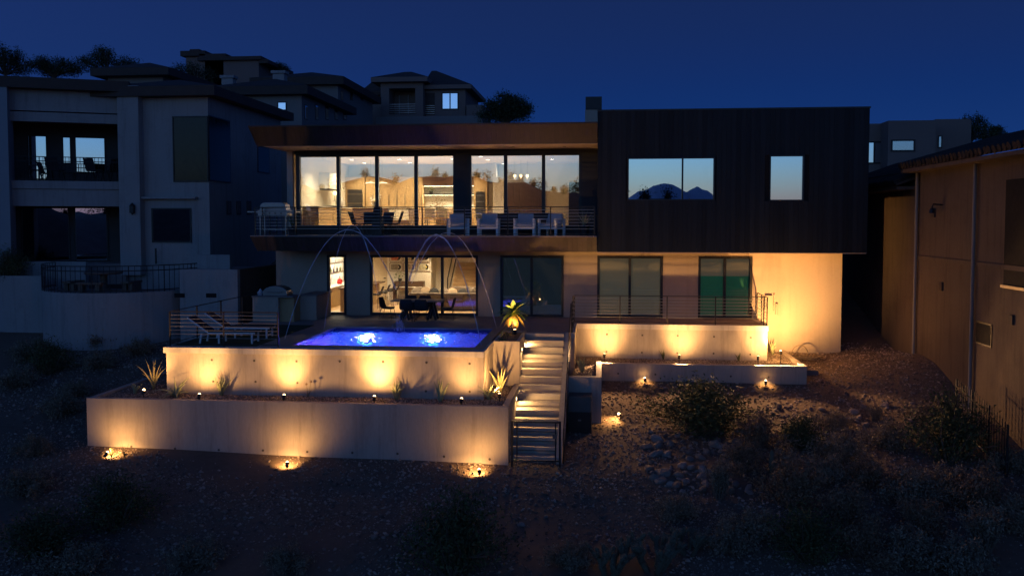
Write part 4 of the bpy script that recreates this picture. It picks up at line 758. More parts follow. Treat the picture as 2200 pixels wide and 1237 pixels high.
def tuft(name, label, c, n, s, m, seed, pot=True, cat='plant'):
    o = T(name, label, cat, c); rr_ = random.Random(seed); mb_ = MB(); z0 = 0.12 if pot else 0
    if pot: MB().lathe(c, [(0.07, 0), (0.10, 0.12), (0.09, 0.13)], 12).build('pot', potm, o)
    for k in range(n):
        v = Vector((rr_.gauss(0, s), rr_.gauss(0, s*0.6), z0+abs(rr_.gauss(s*0.8, s*0.7)))); q = Vector(c)+v; d = Vector((rr_.gauss(0, 1), rr_.gauss(0, 1), rr_.gauss(0, 1))).normalized()*s*0.45; e_ = d.cross(Vector((0.3, 1, 0)))*0.4; mb_.quad(q, q+d*0.5+e_, q+d, q+d*0.5-e_)
    mb_.build('foliage', m, o); return o
tuft('shelf_plant', 'bushy green plant on the lit shelf nearer the kitchen', (nx0+0.35, 42.72, zs+0.03), 40, 0.13, palmm, 1)
tuft('shelf_plant', 'trailing green plant on the lit shelf nearer the pier', (nx1-0.75, 42.72, zs+0.03), 46, 0.14, palmm, 2)
tuft('flower_bowl', 'round bowl of flowers on the dining table', (M0.px(941, 440, 38.0)[0], 38.0, UF+0.76), 60, 0.17, leafb, 3, cat='flowers')
# dining set
DT = T('dining_table', 'pale dining table inside the glass near the lit shelves', 'table', (M0.px(950, 450, 38)[0], 38, UF)); c = ORG[DT.name]; MB().box(c.x-0.9, c.x+0.9, 37.5, 38.5, UF+0.71, UF+0.75).build('table_top', oakl, DT, bevel=0.01); MB().box(c.x-0.25, c.x+0.25, 37.8, 38.2, UF, UF+0.71).build('pedestal', oakl, DT)
def side_chair():
    o = T('side_chair', 'x', 'chair', (0, 0, 0), 'pale dining chairs'); MB().box(-0.22, 0.22, -0.22, 0.22, 0.42, 0.47).build('seat', oakl, o, bevel=0.02); MB().hexa([(-0.22, 0.19, 0.47), (0.22, 0.19, 0.47), (0.22, 0.22, 0.47), (-0.22, 0.22, 0.47), (-0.22, 0.26, 0.86), (0.22, 0.26, 0.86), (0.22, 0.29, 0.86), (-0.22, 0.29, 0.86)]).build('backrest', paper, o)
    for sx in (-1, 1):
        for sy in (-1, 1): MB().tube([(sx*0.18, sy*0.18, 0.42), (sx*0.22, sy*0.22, 0)], 0.012, 6).build('leg', black, o)
    return o
SD = side_chair()
for i, (x_, yy, rz, lb) in enumerate(((926, 37.2, 3.14, 'pale dining chair on the glass side of the dining table, left of the flowers'), (953, 37.2, 3.1, 'pale dining chair on the glass side of the dining table, right of the flowers'), (906, 38.0, 1.57, 'pale dining chair at the kitchen end of the dining table'), (930, 38.9, 0, 'pale dining chair on the shelf side of the dining table'))): place(SD, (M0.px(x_, 460, yy)[0], yy, UF), rz, 1, lb, i == 0)
# sitting room: fridge column, partition, media wall
FG = T('drinks_fridge', 'oak column with dark glass drinks fridge behind the sitting room glass', 'fridge', (M0.px(1032, 440, 42.3)[0], 42.4, UF)); x0_, x1_ = nx1+0.07, M0.px(1046, 440, 42.3)[0]; MB().box(x0_, x1_, 42.3, 42.98, UF, UF+2.4).build('carcass', oak, FG); r = M0.rect(1022, 412, 1042, 470, 42.28); MB().box(r[0], r[1], 42.27, 42.299, r[2], r[3]).build('glass_door', black, FG)
for k in range(4): z_ = r[3]-0.2-k*0.3; MB().box(r[0]+0.04, r[1]-0.04, 42.255, 42.268, z_, z_+0.05).build('shelf_row', steel, FG)
MW = T('media_wall', 'dark walnut panel wall in the sitting room', 'wall panel', (M0.px(1128, 430, 43)[0], 43.4, UF)); x0_, x1_ = M0.px(1089, 420, 43.3)[0], M0.px(1171, 420, 43.3)[0]
for i in range(6): a = x0_+(x1_-x0_)*i/6; MB().box(a, a+(x1_-x0_)/6-0.012, 43.4, 43.59, UF, UF+2.2).build('panel', walnut, MW)
MB().box(M0.px(1222, 420, 43.4)[0], M0.px(1246, 420, 43.4)[0], 43.5, 43.59, UF, UF+2.2).build('doorway', dark_in, H)
ST2 = T('stone_partition', 'ribbed pale stone partition beside the white opening', 'partition', (M0.px(1072, 430, 41)[0], 41, UF)); x0_, x1_ = M0.px(1060, 420, 41)[0], M0.px(1084, 420, 41)[0]
for i in range(8): a = x0_+(x1_-x0_)*i/8; MB().box(a, a+(x1_-x0_)/8-0.01, 41.0, 41.1+0.02*(i % 2), UF, UF+2.35).build('rib', stone_c, ST2)
for i, x_ in enumerate((1106, 1119, 1133)):
    p = atY(x_, 378, 40.5); o = T('globe_pendant', ('small globe pendant lamp in the sitting room nearest the stone partition', 'small globe pendant lamp in the middle of the sitting room row', 'small globe pendant lamp in the sitting room farthest from the stone partition')[i], 'lamp', p, 'globe pendants'); MB().lathe(p, [(0.01, -0.07), (0.06, -0.04), (0.07, 0), (0.05, 0.05), (0.01, 0.07)], 12).build('globe', globe_l, o, smooth=True); MB().tube([p+Vector((0, 0, 0.07)), (p.x, p.y, UC)], 0.005, 5).build('cord', black, o); point(o, p-Vector((0, 0, 0.12)), 5)
# ================================================================== INTERIOR, LOWER FLOOR
LC = 2.60
for x_, y_ in ((-11.4, 37.5), (-11.4, 40.5), (-9, 37.2), (-9, 39.5), (-7, 37.2), (-7, 39.5), (-5.4, 37.4), (-5.4, 39.6), (-8, 41.2)): down(x_, y_, LC, 320, 'round recessed ceiling light in the lower lounge', 'recessed ceiling lights downstairs')
RY = 42.0
mb = MB(); xw0, xw1 = M0.px(834, 580, RY)[0], M0.px(926, 580, RY)[0]; mb.box(-13.07, xw0-1.0, RY, RY+0.1, 0.02, LC); mb.box(xw0-0.04, xw1, RY, RY+0.1, 0.02, LC); mb.box(xw1, -4.3, RY+1.2, RY+1.3, 0.02, LC); mb.box(xw1-0.1, xw1, RY+0.1, RY+1.2, 0.02, LC); mb.box(-13.07, -12.45, WY+0.3, RY, 0.02, LC); mb.build('room_wall', plaster, H)
dr = MB().box(xw0-1.0, xw0-0.04, RY+0.02, RY+0.06, 0.03, LC-0.1).build('inner_door', mat('tan_door', (0.55, 0.42, 0.26), 0.6, var=0.05), H); MB().box(xw0-0.22, xw0-0.10, RY-0.03, RY+0.018, 1.08, 1.12).build('door_handle', black, dr)
fr_m = mat('gilt_frame', (0.16, 0.10, 0.05), 0.5, var=0.1)
cols = [(837, 864.5), (866.5, 894), (896.5, 924)]; rows = [(541, 562.5), (564.5, 583)]
desc = {(0, 0): 'orange and grey sleeve', (0, 1): 'pale sleeve with dark lower edge', (1, 0): 'brown grey sleeve', (1, 1): 'dark smoky sleeve', (2, 0): 'rust red sleeve', (2, 1): 'cream sleeve and yellow disc label'}
k = 0
for i, (xa, xb) in enumerate(cols):
    for j, (ya, yb2) in enumerate(rows):
        u0, u1, z0, z1 = M0.rect(xa, ya, xb, yb2, RY-0.03); z1 = min(z1, LC-0.02); o = T('framed_record', 'framed vinyl record with %s on the lounge wall' % desc[(i, j)], 'picture', ((u0+u1)/2, RY-0.03, z0), 'framed records on the lounge wall')
        mb = MB(); t_ = 0.025; mb.box(u0, u1, RY-0.04, RY-0.002, z0, z0+t_).box(u0, u1, RY-0.04, RY-0.002, z1-t_, z1).box(u0, u0+t_, RY-0.04, RY-0.002, z0+t_, z1-t_).box(u1-t_, u1, RY-0.04, RY-0.002, z0+t_, z1-t_); mb.build('frame', fr_m, o)
        MB().box(u0+t_, u1-t_, RY-0.02, RY-0.003, z0+t_, z1-t_).build('mat_board', paper, o); mg = 0.075; hh = z1-z0-2*mg; MB().disc((u1-mg-hh*0.5, RY-0.023, (z0+z1)/2), hh*0.5, 0.005, 'y', 24).build('vinyl_disc', vinyl, o); MB().disc((u1-mg-hh*0.5, RY-0.027, (z0+z1)/2), hh*0.18, 0.004, 'y', 16).build('disc_label', lbl[k % 6], o)
        MB().box(u0+mg, u1-mg-hh*0.5, RY-0.035, RY-0.029, z0+mg, z1-mg).build('sleeve', covers[k % 6], o); k += 1
PN = T('upright_piano', 'dark digital piano against the lounge wall under the framed records', 'piano', (M0.px(880, 610, 41.6)[0], 41.6, 0)); px0, px1 = M0.px(846, 610, 41.5)[0], M0.px(909, 610, 41.5)[0]
MB().box(px0, px1, 41.55, 41.95, 0.62, 0.98).build('body', walnut, PN); MB().box(px0, px1, 41.28, 41.549, 0.62, 0.70).build('key_bed', walnut, PN); MB().box(px0+0.05, px1-0.05, 41.3, 41.548, 0.701, 0.725).build('keys', paper, PN)
for x_ in (px0, px1-0.05): MB().box(x_, x_+0.05, 41.28, 41.9, 0.02, 0.619).build('leg', walnut, PN)
MB().box((px0+px1)/2+0.05, (px0+px1)/2+0.4, 41.7, 41.72, 0.981, 1.3).build('sheet_music', paper, PN)
tuft('potted_palm', 'small arching palm in a pot on the piano', (px0+0.25, 41.75, 0.98), 46, 0.16, palmm, 6)
def stool():
    o = T('bar_stool', 'x', 'stool', (0, 0, 0), 'dark bar stools in the lounge'); MB().box(-0.21, 0.21, -0.2, 0.2, 0.68, 0.74).build('seat', darkfab, o, bevel=0.02); MB().hexa([(-0.21, 0.18, 0.74), (0.21, 0.18, 0.74), (0.21, 0.21, 0.74), (-0.21, 0.21, 0.74), (-0.2, 0.3, 1.05), (0.2, 0.3, 1.05), (0.2, 0.33, 1.05), (-0.2, 0.33, 1.05)]).build('backrest', darkfab, o)
    for sx in (-1, 1):
        for sy in (-1, 1): MB().tube([(sx*0.17, sy*0.17, 0.68), (sx*0.2, sy*0.2, 0.0)], 0.012, 6).build('leg', walnut, o)
    MB().box(-0.19, 0.19, -0.2, -0.18, 0.22, 0.24).build('footrest', walnut, o); return o
SO = stool()
for i, (x_, yy, lb) in enumerate(((808, 37.0, 'dark bar stool nearest the sliding glass'), (822, 38.0, 'second dark bar stool from the sliding glass'), (834, 39.0, 'third dark bar stool from the sliding glass'), (846, 40.0, 'dark bar stool farthest from the sliding glass'))): place(SO, (M0.px(x_, 630, yy)[0], yy, 0.02), -1.5, 1, lb, i == 0)
BC = T('bar_counter', 'oak bar counter with dark top beside the stools', 'counter', (-10.6, 39, 0.02)); MB().box(-11.0, -10.35, 36.6, 40.8, 0.02, 0.98).build('base', oak, BC); MB().box(-11.05, -10.1, 36.5, 40.9, 0.981, 1.03).build('counter_top', walnut, BC)
SF = T('sectional_sofa', 'long taupe sectional sofa with pillows behind the sliding glass', 'sofa', (M0.px(950, 640, 37.6)[0], 37.6, 0.02)); sx0, sx1 = M0.px(880, 630, 37.4)[0], -4.4
MB().box(sx0, sx1, 37.3, 38.3, 0.1, 0.45).build('base', sofaf, SF, bevel=0.03); MB().box(sx0, sx1, 37.2, 37.45, 0.451, 0.80).build('backrest', sofaf, SF, bevel=0.04); MB().box(sx0+1.4, sx1, 40.2, 40.45, 0.1, 0.85).build('chaise_back', sofaf, SF, bevel=0.04)
rr = random.Random(12)
for i in range(9):
    x_ = sx0+0.2+(sx1-sx0-0.5)*i/8; z_ = 0.62+rr.uniform(0, 0.1); s = rr.uniform(0.2, 0.28); q = MB().lathe((0, 0, 0), [(0.02, -0.09), (s*0.8, -0.07), (s, 0), (s*0.8, 0.07), (0.02, 0.09)], 10).build('pillow', (sofaf, mat('tan_pillow', (0.38, 0.28, 0.19), 0.95), darkfab)[i % 3], SF, smooth=True, org=(0, 0, 0)); q.location = Vector((x_, 37.62+rr.uniform(0, 0.25), z_+0.12))-ORG[SF.name]; q.rotation_euler = (1.2+rr.uniform(-0.3, 0.3), rr.uniform(-0.5, 0.5), rr.uniform(-0.4, 0.4))
IST = T('inner_staircase', 'oak staircase with slim black balustrade rising inside the lounge', 'stairs', (-5.2, 41, 0)); isx0, isx1 = M0.px(967, 600, 41)[0], -4.32
for i in range(12): MB().box(isx0, isx1, 40.6+i*0.27, 40.6+(i+1)*0.27+0.03, 0.02+i*0.18, 0.02+(i+1)*0.18).build('tread', oakl, IST)
MB().box(isx0-0.06, isx0-0.005, 40.5, 43.9, 0.02, 0.3).build('stringer', white_m, IST)
for a, b in (((isx0-0.03, 40.5, 0.3), (isx0-0.03, 40.5, 1.2)), ((isx0-0.03, 40.5, 1.2), (isx0-0.03, 42.4, 2.55)), ((isx0-0.03, 40.5, 0.32), (isx0-0.03, 42.9, 2.0))): MB().bar(a, b, 0.05).build('baluster', black, IST)
# bar alcove behind the narrow door
BA = T('bar_shelves', 'lit bar shelving with pale counter behind the narrow glass door', 'shelf', (-12.2, 39, 0.02)); bx = -12.44
MB().box(bx, bx+0.6, 36.0, 41.9, 0.02, 0.88).build('base_cabinet', oak, BA); MB().box(bx, bx+0.64, 35.95, 41.9, 0.881, 0.93).build('counter_top', stone_c, BA); MB().box(bx, bx+0.02, 36.0, 41.9, 0.931, LC-0.02).build('back_panel', stone_c, BA)
for z_ in (1.45, 1.9, 2.3):
    MB().box(bx+0.02, bx+0.30, 36.2, 41.9, z_, z_+0.03).build('shelf', walnut, BA); MB().box(bx+0.05, bx+0.07, 36.25, 41.85, z_-0.015, z_-0.002).build('led_strip', ledm, BA)
    d = bpy.data.lights.new('strip_light', 'AREA'); d.shape = 'RECTANGLE'; d.size = 0.05; d.size_y = 5.4; d.energy = 60; d.color = (1, .9, .68); o = bpy.data.objects.new('strip_light', d); COL.objects.link(o); o.parent = BA; o.location = Vector((bx+0.2, 39.0, z_-0.02))-ORG[BA.name]
p = atX(730, 603, bx+0.35); KT = T('red_kettle', 'small red enamel kettle on the bar counter', 'kettle', (bx+0.35, p.y, 0.93)); MB().lathe((bx+0.35, p.y, 0.93), [(0.1, 0), (0.13, 0.1), (0.1, 0.22), (0.03, 0.27)], 14).build('body', redm, KT, smooth=True); MB().tube([(bx+0.35, p.y-0.1, 1.15), (bx+0.35, p.y, 1.32), (bx+0.35, p.y+0.1, 1.15)], 0.012, 6).build('handle', black, KT)
for i in range(8): q = (bx+0.16, 37.4+i*0.5, 1.48); MB().lathe(q, [(0.04, 0), (0.045, 0.16), (0.015, 0.22), (0.015, 0.28)], 10).build('bottle', (potm, leafd, steel)[i % 3], org=q, label='small bottle standing on the lit bar shelf', cat='bottle', group='bottles on the lit bar shelf')
# ================================================================== NEIGHBOUR HOUSE, LEFT
def eave_roof(par, x0, x1, y0, y1, z, over, th, rise, m=shing, F=M0, name='roof'):
    MB().box(x0-over, x1+over, y0-over, y1+over, z, z+th, F).build(name+'_eave', trimn, par)
    ins = min(x1-x0, y1-y0)/2+over-0.05; a0, a1, b0, b1 = x0-over, x1+over, y0-over, y1+over
    base = [F.w(a0, b0, z+th+0.002), F.w(a1, b0, z+th+0.002), F.w(a1, b1, z+th+0.002), F.w(a0, b1, z+th+0.002)]; top = [F.w(a0+ins, b0+ins, z+th+rise), F.w(a1-ins, b0+ins, z+th+rise), F.w(a1-ins, b1-ins, z+th+rise), F.w(a0+ins, b1-ins, z+th+rise)]
    return MB().hexa(base+top).build(name, m, par)
def far_window(par, r, v, F=M0, gm=None, fw=0.06, out=0.05, mull=()):
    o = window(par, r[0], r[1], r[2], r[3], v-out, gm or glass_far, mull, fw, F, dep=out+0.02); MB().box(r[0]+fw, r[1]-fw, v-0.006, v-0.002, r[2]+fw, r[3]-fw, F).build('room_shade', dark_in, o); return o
def side_window(par, X, xa, xb, ya, yb2, gm=None, sgn=1, m=None):
    p0, p1 = atX(xa, (ya+yb2)/2, X), atX(xb, (ya+yb2)/2, X); z1, z0 = atX((xa+xb)/2, ya, X).z, atX((xa+xb)/2, yb2, X).z; y0, y1 = sorted((p0.y, p1.y)); fr2 = Fr(X, 0, sgn*math.pi/2)
    # box with a dark frame and pane facing +/-x
    o = MB().box(X-0.02, X+sgn*0.03, y0, y1, z0, z1).build('window', black, par); MB().box(X+sgn*0.031-0.004, X+sgn*0.031+0.004, y0+0.05, y1-0.05, z0+0.05, z1-0.05).build('pane', m or gm or glass_far, o); return o
NL = T('neighbour_house', 'pale stucco house with covered balcony and corner window, left of the modern house', 'house', (-20, 38, 1.9))
NY, NX1, NX0 = 38.0, -17.36, -21.35
FL = Fr(-21.3, 38.0, math.radians(24))
TZ = 1.95
mb = MB(); mb.box(NX0, NX1, NY, 47, TZ-1.5, 9.35); mb.build('wall', nstucco, NL)
eave_roof(NL, NX0-1, NX1, NY, 47, 9.36, 0.55, 0.42, 0.75)
r = M0.rect(372, 250, 449, 391, NY); cw = far_window(NL, (r[0], NX1-0.0, r[2], r[3]), NY, gm=dark_glass, fw=0.05); side_window(NL, NX1, 448, 494, 254, 391, m=dark_glass)
r = M0.rect(302, 428, 426, 560, NY); MB().box(r[0], r[1], NY-0.012, NY-0.003, TZ, r[3]).build('recess_panel', nstucco, NL); MB().box(r[0]-0.1, r[1]+0.02, NY-0.3, NY-0.001, r[3]+0.01, r[3]+0.1).build('lintel', nstucco, NL)
far_window(NL, M0.rect(327, 447, 412, 521, NY), NY-0.015, gm=glass_far)
for x_ in (487, 508, 530): side_window(NL, NX1, x_, x_+9, 432, 461)
side_window(NL, NX1, 553, 578, 316, 372, m=dark_glass)
MB().bar((atY(335, 560, 37.7).x, 37.7, TZ), (atY(335, 560, 37.7).x, 37.7, TZ+0.7), 0.06).build('shower_pole', black, NL)
# angled left wing
def L(x0, y0, x1, y1, v=0.0): return FL.rect(x0, y0, x1, y1, v)
r = L(0, 203, 253, 240); MB().box(-9, 0.0, 0, 0.4, r[2], r[3]+0.15, FL).build('parapet', nstucco, NL); r2 = L(20, 243, 253, 263); MB().box(-9, -0.01, 0.04, 0.4, r2[2], r[2]-0.05, FL).build('beam', nstucco, NL)
MB().box(-9.5, 0.3, -0.55, 8, r[3]+0.16, r[3]+0.62, FL).build('roof_eave', trimn, NL); MB().hexa([FL.w(-9.5, -0.55, r[3]+0.622), FL.w(0.3, -0.55, r[3]+0.622), FL.w(0.3, 8, r[3]+0.622), FL.w(-9.5, 8, r[3]+0.622), FL.w(-6, 3.5, r[3]+1.2), FL.w(-3.0, 3.5, r[3]+1.2), FL.w(-3.0, 4.5, r[3]+1.2), FL.w(-6, 4.5, r[3]+1.2)]).build('roof', shing, NL)
s_ = L(20, 389, 256, 406); MB().box(-9, -0.01, -0.05, 2.6, s_[2], s_[3], FL).build('balcony_slab', nstucco, NL); s2 = L(20, 407, 256, 443); MB().box(-9, -0.02, 0.03, 0.4, s2[2], s_[2]-0.01, FL).build('beam', nstucco, NL)
MB().box(-9, 0.2, 2.6, 2.9, TZ-1, r[3], FL).build('recess_wall', mat('shaded_recess_stucco', (0.10, 0.095, 0.09), 0.9, var=0.06), NL); MB().box(-9, 0, 0.4, 2.6, r2[2]+0.25, r[3], FL).build('balcony_ceiling', trimn, NL); MB().box(-9, 0, -0.3, 2.6, TZ-0.9, TZ, FL).build('terrace_floor', paving, NL)  # recess wall: stucco darkened, the recess's shade put into its colour
zf = s_[3]
for a in ((60, 291, 102, 388), (134, 294, 153, 352), (161, 295, 227, 372)): q = L(*a, 2.58); far_window(NL, (q[0], q[1], max(q[2], zf+0.02), q[3]), 2.58, FL, gm=glass_mir, fw=0.05)
q = L(160, 445, 232, 540, 2.58); far_window(NL, (q[0], q[1], TZ+0.02, q[3]), 2.58, FL, gm=glass_mir, fw=0.06); q = L(45, 445, 150, 540, 2.58); far_window(NL, (q[0], q[1], TZ+0.02, q[3]), 2.58, FL, gm=glass_far, fw=0.06)
c0, c1 = M0.px(253, 300, 37.6)[0], M0.px(298, 300, 37.6)[0]; MB().box(c0, c1, 37.6, 38.6, TZ-0.5, atY(275, 184, 37.6).z).build('column', nstucco, NL)
q = L(0, 165, 21, 545, -0.3); MB().box(-9.4, q[1], -0.5, 0.6, TZ-2, r[3]+0.2, FL).build('fin_wall', mat('neighbour_fin', (0.27, 0.31, 0.33), 0.9, var=0.05), NL)
lp = atY(286, 450, 37.58); LN = T('wall_lantern', 'small dark lantern on the neighbour house column', 'lamp', lp); MB().box(lp.x-0.09, lp.x+0.09, 37.42, 37.59, lp.z-0.16, lp.z+0.16).build('cage', black, LN); MB().lathe((lp.x, 37.5, lp.z+0.16), [(0.14, 0), (0.02, 0.13)], 6).build('cap', black, LN); MB().lathe((lp.x, 37.5, lp.z-0.24), [(0.02, 0), (0.07, 0.08)], 6).build('finial', black, LN)
def iron_rail(name, label, pts, z0, h, n, scroll=True):
    o = T(name, label, 'railing', (pts[0][0], pts[0][1], z0)); P = [Vector((x_, y_, 0)) for x_, y_ in pts]; d = [0]
    for a, b in zip(P[:-1], P[1:]): d.append(d[-1]+(b-a).length)
    for zz, nm in ((h, 'top_rail'), (h*0.82, 'mid_rail'), (0.08, 'bottom_rail')): MB().tube([(p.x, p.y, z0+zz) for p in P], 0.02, 6).build(nm, black, o)
    for k in range(n):
        t_ = d[-1]*k/(n-1); i = max(j for j in range(len(P)-1) if d[j] <= t_+1e-6); q = P[i].lerp(P[i+1], (t_-d[i])/(d[i+1]-d[i])); MB().tube([(q.x, q.y, z0), (q.x, q.y, z0+h)], 0.012 if k % 6 else 0.022, 5).build('baluster', black, o)
    return o
ra, rb2 = FL.w(L(36, 340, 250, 388, 0.1)[0], 0.1, 0), FL.w(-0.05, 0.1, 0); iron_rail('iron_railing', 'dark wrought iron railing on the neighbour balcony', [ra[:2], rb2[:2]], zf+0.002, 1.05, 30)
for i, (x_, v_, rz, lb) in enumerate(((78, 1.1, 2.2, 'dark chair on the neighbour balcony in front of the left window'), (120, 0.9, 3.2, 'dark chair on the neighbour balcony between the two windows'), (205, 0.9, 2.9, 'dark chair on the neighbour balcony in front of the wide window'), (236, 1.2, 4.4, 'dark chair on the neighbour balcony nearest the column'))):
    q = place(SCH, FL.w(FL.px(x_, 370, v_)[0], v_, zf+0.002), rz, 1.15, lb); q['group'] = 'dark chairs on the neighbour balcony'
q = FL.w(FL.px(160, 370, 1.0)[0], 1.0, zf+0.002); PTB = T('balcony_side_table', 'low dark table between chairs on the neighbour balcony', 'table', q); MB().box(q[0]-0.45, q[0]+0.45, q[1]-0.35, q[1]+0.35, q[2]+0.40, q[2]+0.45).build('table_top', black, PTB); MB().lathe(q, [(0.2, 0), (0.04, 0.05), (0.04, 0.40)], 10).build('pedestal', black, PTB)
# terrace walls of the neighbour
cc, cr = Vector((-20.1, 35.9)), 3.25
arc = [(cc.x+cr*math.cos(a), cc.y+cr*math.sin(a)) for a in np.linspace(math.radians(180), math.radians(360), 25)]
NT = T('neighbour_terrace', 'curved pale retaining wall of the neighbour terrace', 'wall', (-20, 33, -1)); TT = 1.02
inner = [(cc.x+(cr-0.2)*math.cos(a), cc.y+(cr-0.2)*math.sin(a)) for a in np.linspace(math.radians(360), math.radians(180), 25)]
MB().vprism(arc+inner, -2.2, TT+0.02).build('curved_wall', nstucco, NT, smooth=False); MB().vprism([(x_, y_) for x_, y_ in reversed(inner)], 0.3, TT-0.05).build('terrace_floor', paving, NT)
iron_rail('iron_railing', 'curved wrought iron railing bulging around the neighbour terrace', arc, TT+0.02, 1.05, 46)
NW = T('neighbour_patio_wall', 'pale patio wall with two vent slots between the houses', 'wall', (-16, 34, -1)); xw0, xw1 = cc.x+cr+0.01, -14.42
MB().box(xw0, xw1, 34.0, 34.25, -2, 1.92).build('front_wall', nstucco, NW); MB().box(xw1-0.22, xw1, 34.25, 43, -1.6, 1.92).build('side_wall', nstucco2, NW); MB().box(xw0, xw1-1.0, 35.6, 35.85, 1.0, 2.45).build('upper_parapet', nstucco, NW); MB().box(xw0, xw1-0.2, 34.25, 38, 1.2, 1.85).build('patio_floor', paving, NW)
for a in (375, 443): q = M0.rect(a, 630, a+22, 639, 34.0); MB().box(q[0], q[1], 33.985, 33.999, q[2], q[3]).build('vent_slot', dark_in, NW)
NW2 = T('neighbour_garden_wall', 'pale garden wall at the photo edge left of the curved terrace', 'wall', (-25, 34, -1)); MB().box(-30, cc.x-cr-0.01, 35.0, 35.25, -2.2, 1.55).build('front_wall', nstucco, NW2); MB().box(-30, cc.x-cr+1.2, 36.2, 36.4, -1, 2.1).build('rear_wall', nstucco, NW2)
q = (-20.4, 34.6, TT-0.05); stn = mat('terrace_stone', (0.16, 0.12, 0.09), 0.9, var=0.15); NTB = T('stone_table', 'round stone table on the curved neighbour terrace', 'table', q); MB().lathe(q, [(0.35, 0), (0.14, 0.15), (0.14, 0.66), (0.3, 0.72)], 16).build('pedestal', stn, NTB); MB().lathe((q[0], q[1], q[2]+0.721), [(0.72, 0), (0.75, 0.04), (0.72, 0.08)], 22).build('table_top', stn, NTB)
for i, (dx, dy, lb) in enumerate(((0.1, -1.15, 'curved stone bench in front of the round table on the neighbour terrace'), (-1.2, -0.2, 'stone bench left of the round table on the neighbour terrace'), (1.25, -0.1, 'stone bench right of the round table on the neighbour terrace'))):
    bn = T('stone_bench', lb, 'bench', (q[0]+dx, q[1]+dy, q[2]), 'stone benches'); lx, ly = (0.55, 0.18) if i == 0 else (0.2, 0.5); c = ORG[bn.name]; MB().box(c.x-lx, c.x+lx, c.y-ly, c.y+ly, c.z+0.36, c.z+0.44).build('seat', stn, bn)
    for s in (-1, 1): MB().box(c.x+s*lx*0.65-0.09, c.x+s*lx*0.65+0.09, c.y-ly*0.7, c.y+ly*0.7, c.z, c.z+0.359).build('leg', stn, bn)
# ================================================================== HOUSES UPHILL
def hill_house(name, label, loc): return T(name, label, 'house', loc)
HB = hill_house('hillside_house', 'grey stucco hillside house with slit windows rising behind the left neighbour', (-20, 56, 4))
def block(par, xl, xr_, Y0, ytop, ybot, xside, wallm, over=0.5, th=0.5, rise=1.2, deep=None):
    x0, x1 = M0.px(xl, ytop, Y0)[0], M0.px(xr_, ytop, Y0)[0]; z1 = atY((xl+xr_)/2, ytop, Y0).z; y1 = atX(xside, ytop, x1).y if xside else Y0+(deep or 8)
    MB().box(x0, x1, Y0, y1, 1.0, z1).build('wall', wallm, par); eave_roof(par, x0, x1, Y0, y1, z1+0.002, over, th, rise); return x0, x1, y1, z1
b1 = block(HB, 470, 648, 52, 206, 262, 745, bstucco2, 0.55, 0.5, 0.9)
for x_ in (654, 677, 699, 719, 737): side_window(HB, b1[1], x_, x_+6, 226, 258)
far_window(HB, M0.rect(596, 219, 616, 238, 52), 52, gm=glass_mir)
b2 = block(HB, 560, 726, 63, 185, 215, 800, bstucco2, 0.6, 0.55, 0.9)
for x_ in (732, 752, 775): side_window(HB, b2[1], x_, x_+5, 196, 216)
HA = hill_house('hillside_house', 'low roofed hillside house with roof vents behind the left balcony', (-28, 58, 6)); b3 = block(HA, 232, 350, 58, 166, 180, None, bstucco2, 0.8, 0.5, 0.8, 9)
for x_, y_, lb in ((488, 166, 'squat pale vent box on the hillside roof, left one'), (598, 156, 'squat pale vent box on the hillside roof, right one')):
    p = atY(x_, y_+6, 56); MB().box(p.x-0.38, p.x+0.38, 56, 56.6, p.z-0.6, p.z+0.1).box(p.x-0.48, p.x+0.48, 55.92, 56.68, p.z+0.12, p.z+0.3).build('roof_vent', nstucco, org=p, label=lb, cat='roof vent', group='roof vents')
# pueblo style house on the crest
HC = hill_house('crest_house', 'dark flat roofed house on the hill crest with stepped parapet', (-38, 85, 8))
for a, m, cap in (((400, 122, 436, 165), bstucco, 0.5), ((436, 131, 556, 170), bstucco, 0.35), ((440, 124, 480, 131), bstucco, 0.3)):
    q = M0.rect(*a, 85); MB().box(q[0], q[1], 85, 92, 5, q[3]).build('wall', m, HC); MB().box(q[0]-0.4, q[1]+0.4, 84.6, 92.4, q[3]+0.002, q[3]+cap).build('parapet_cap', trimn, HC)
q = M0.rect(402, 106, 434, 121, 84.9); MB().prism([(q[0], q[2]), (q[1], q[2]), (q[1]-0.3, q[3]), (q[0]+0.3, q[3])], 84.9, 88).build('chimney', trimn, HC)
q = M0.rect(555, 128, 576, 136, 84.8); MB().box(q[0], q[1], 84.8, 92, q[2], q[3]).build('eave_end', trimn, HC)
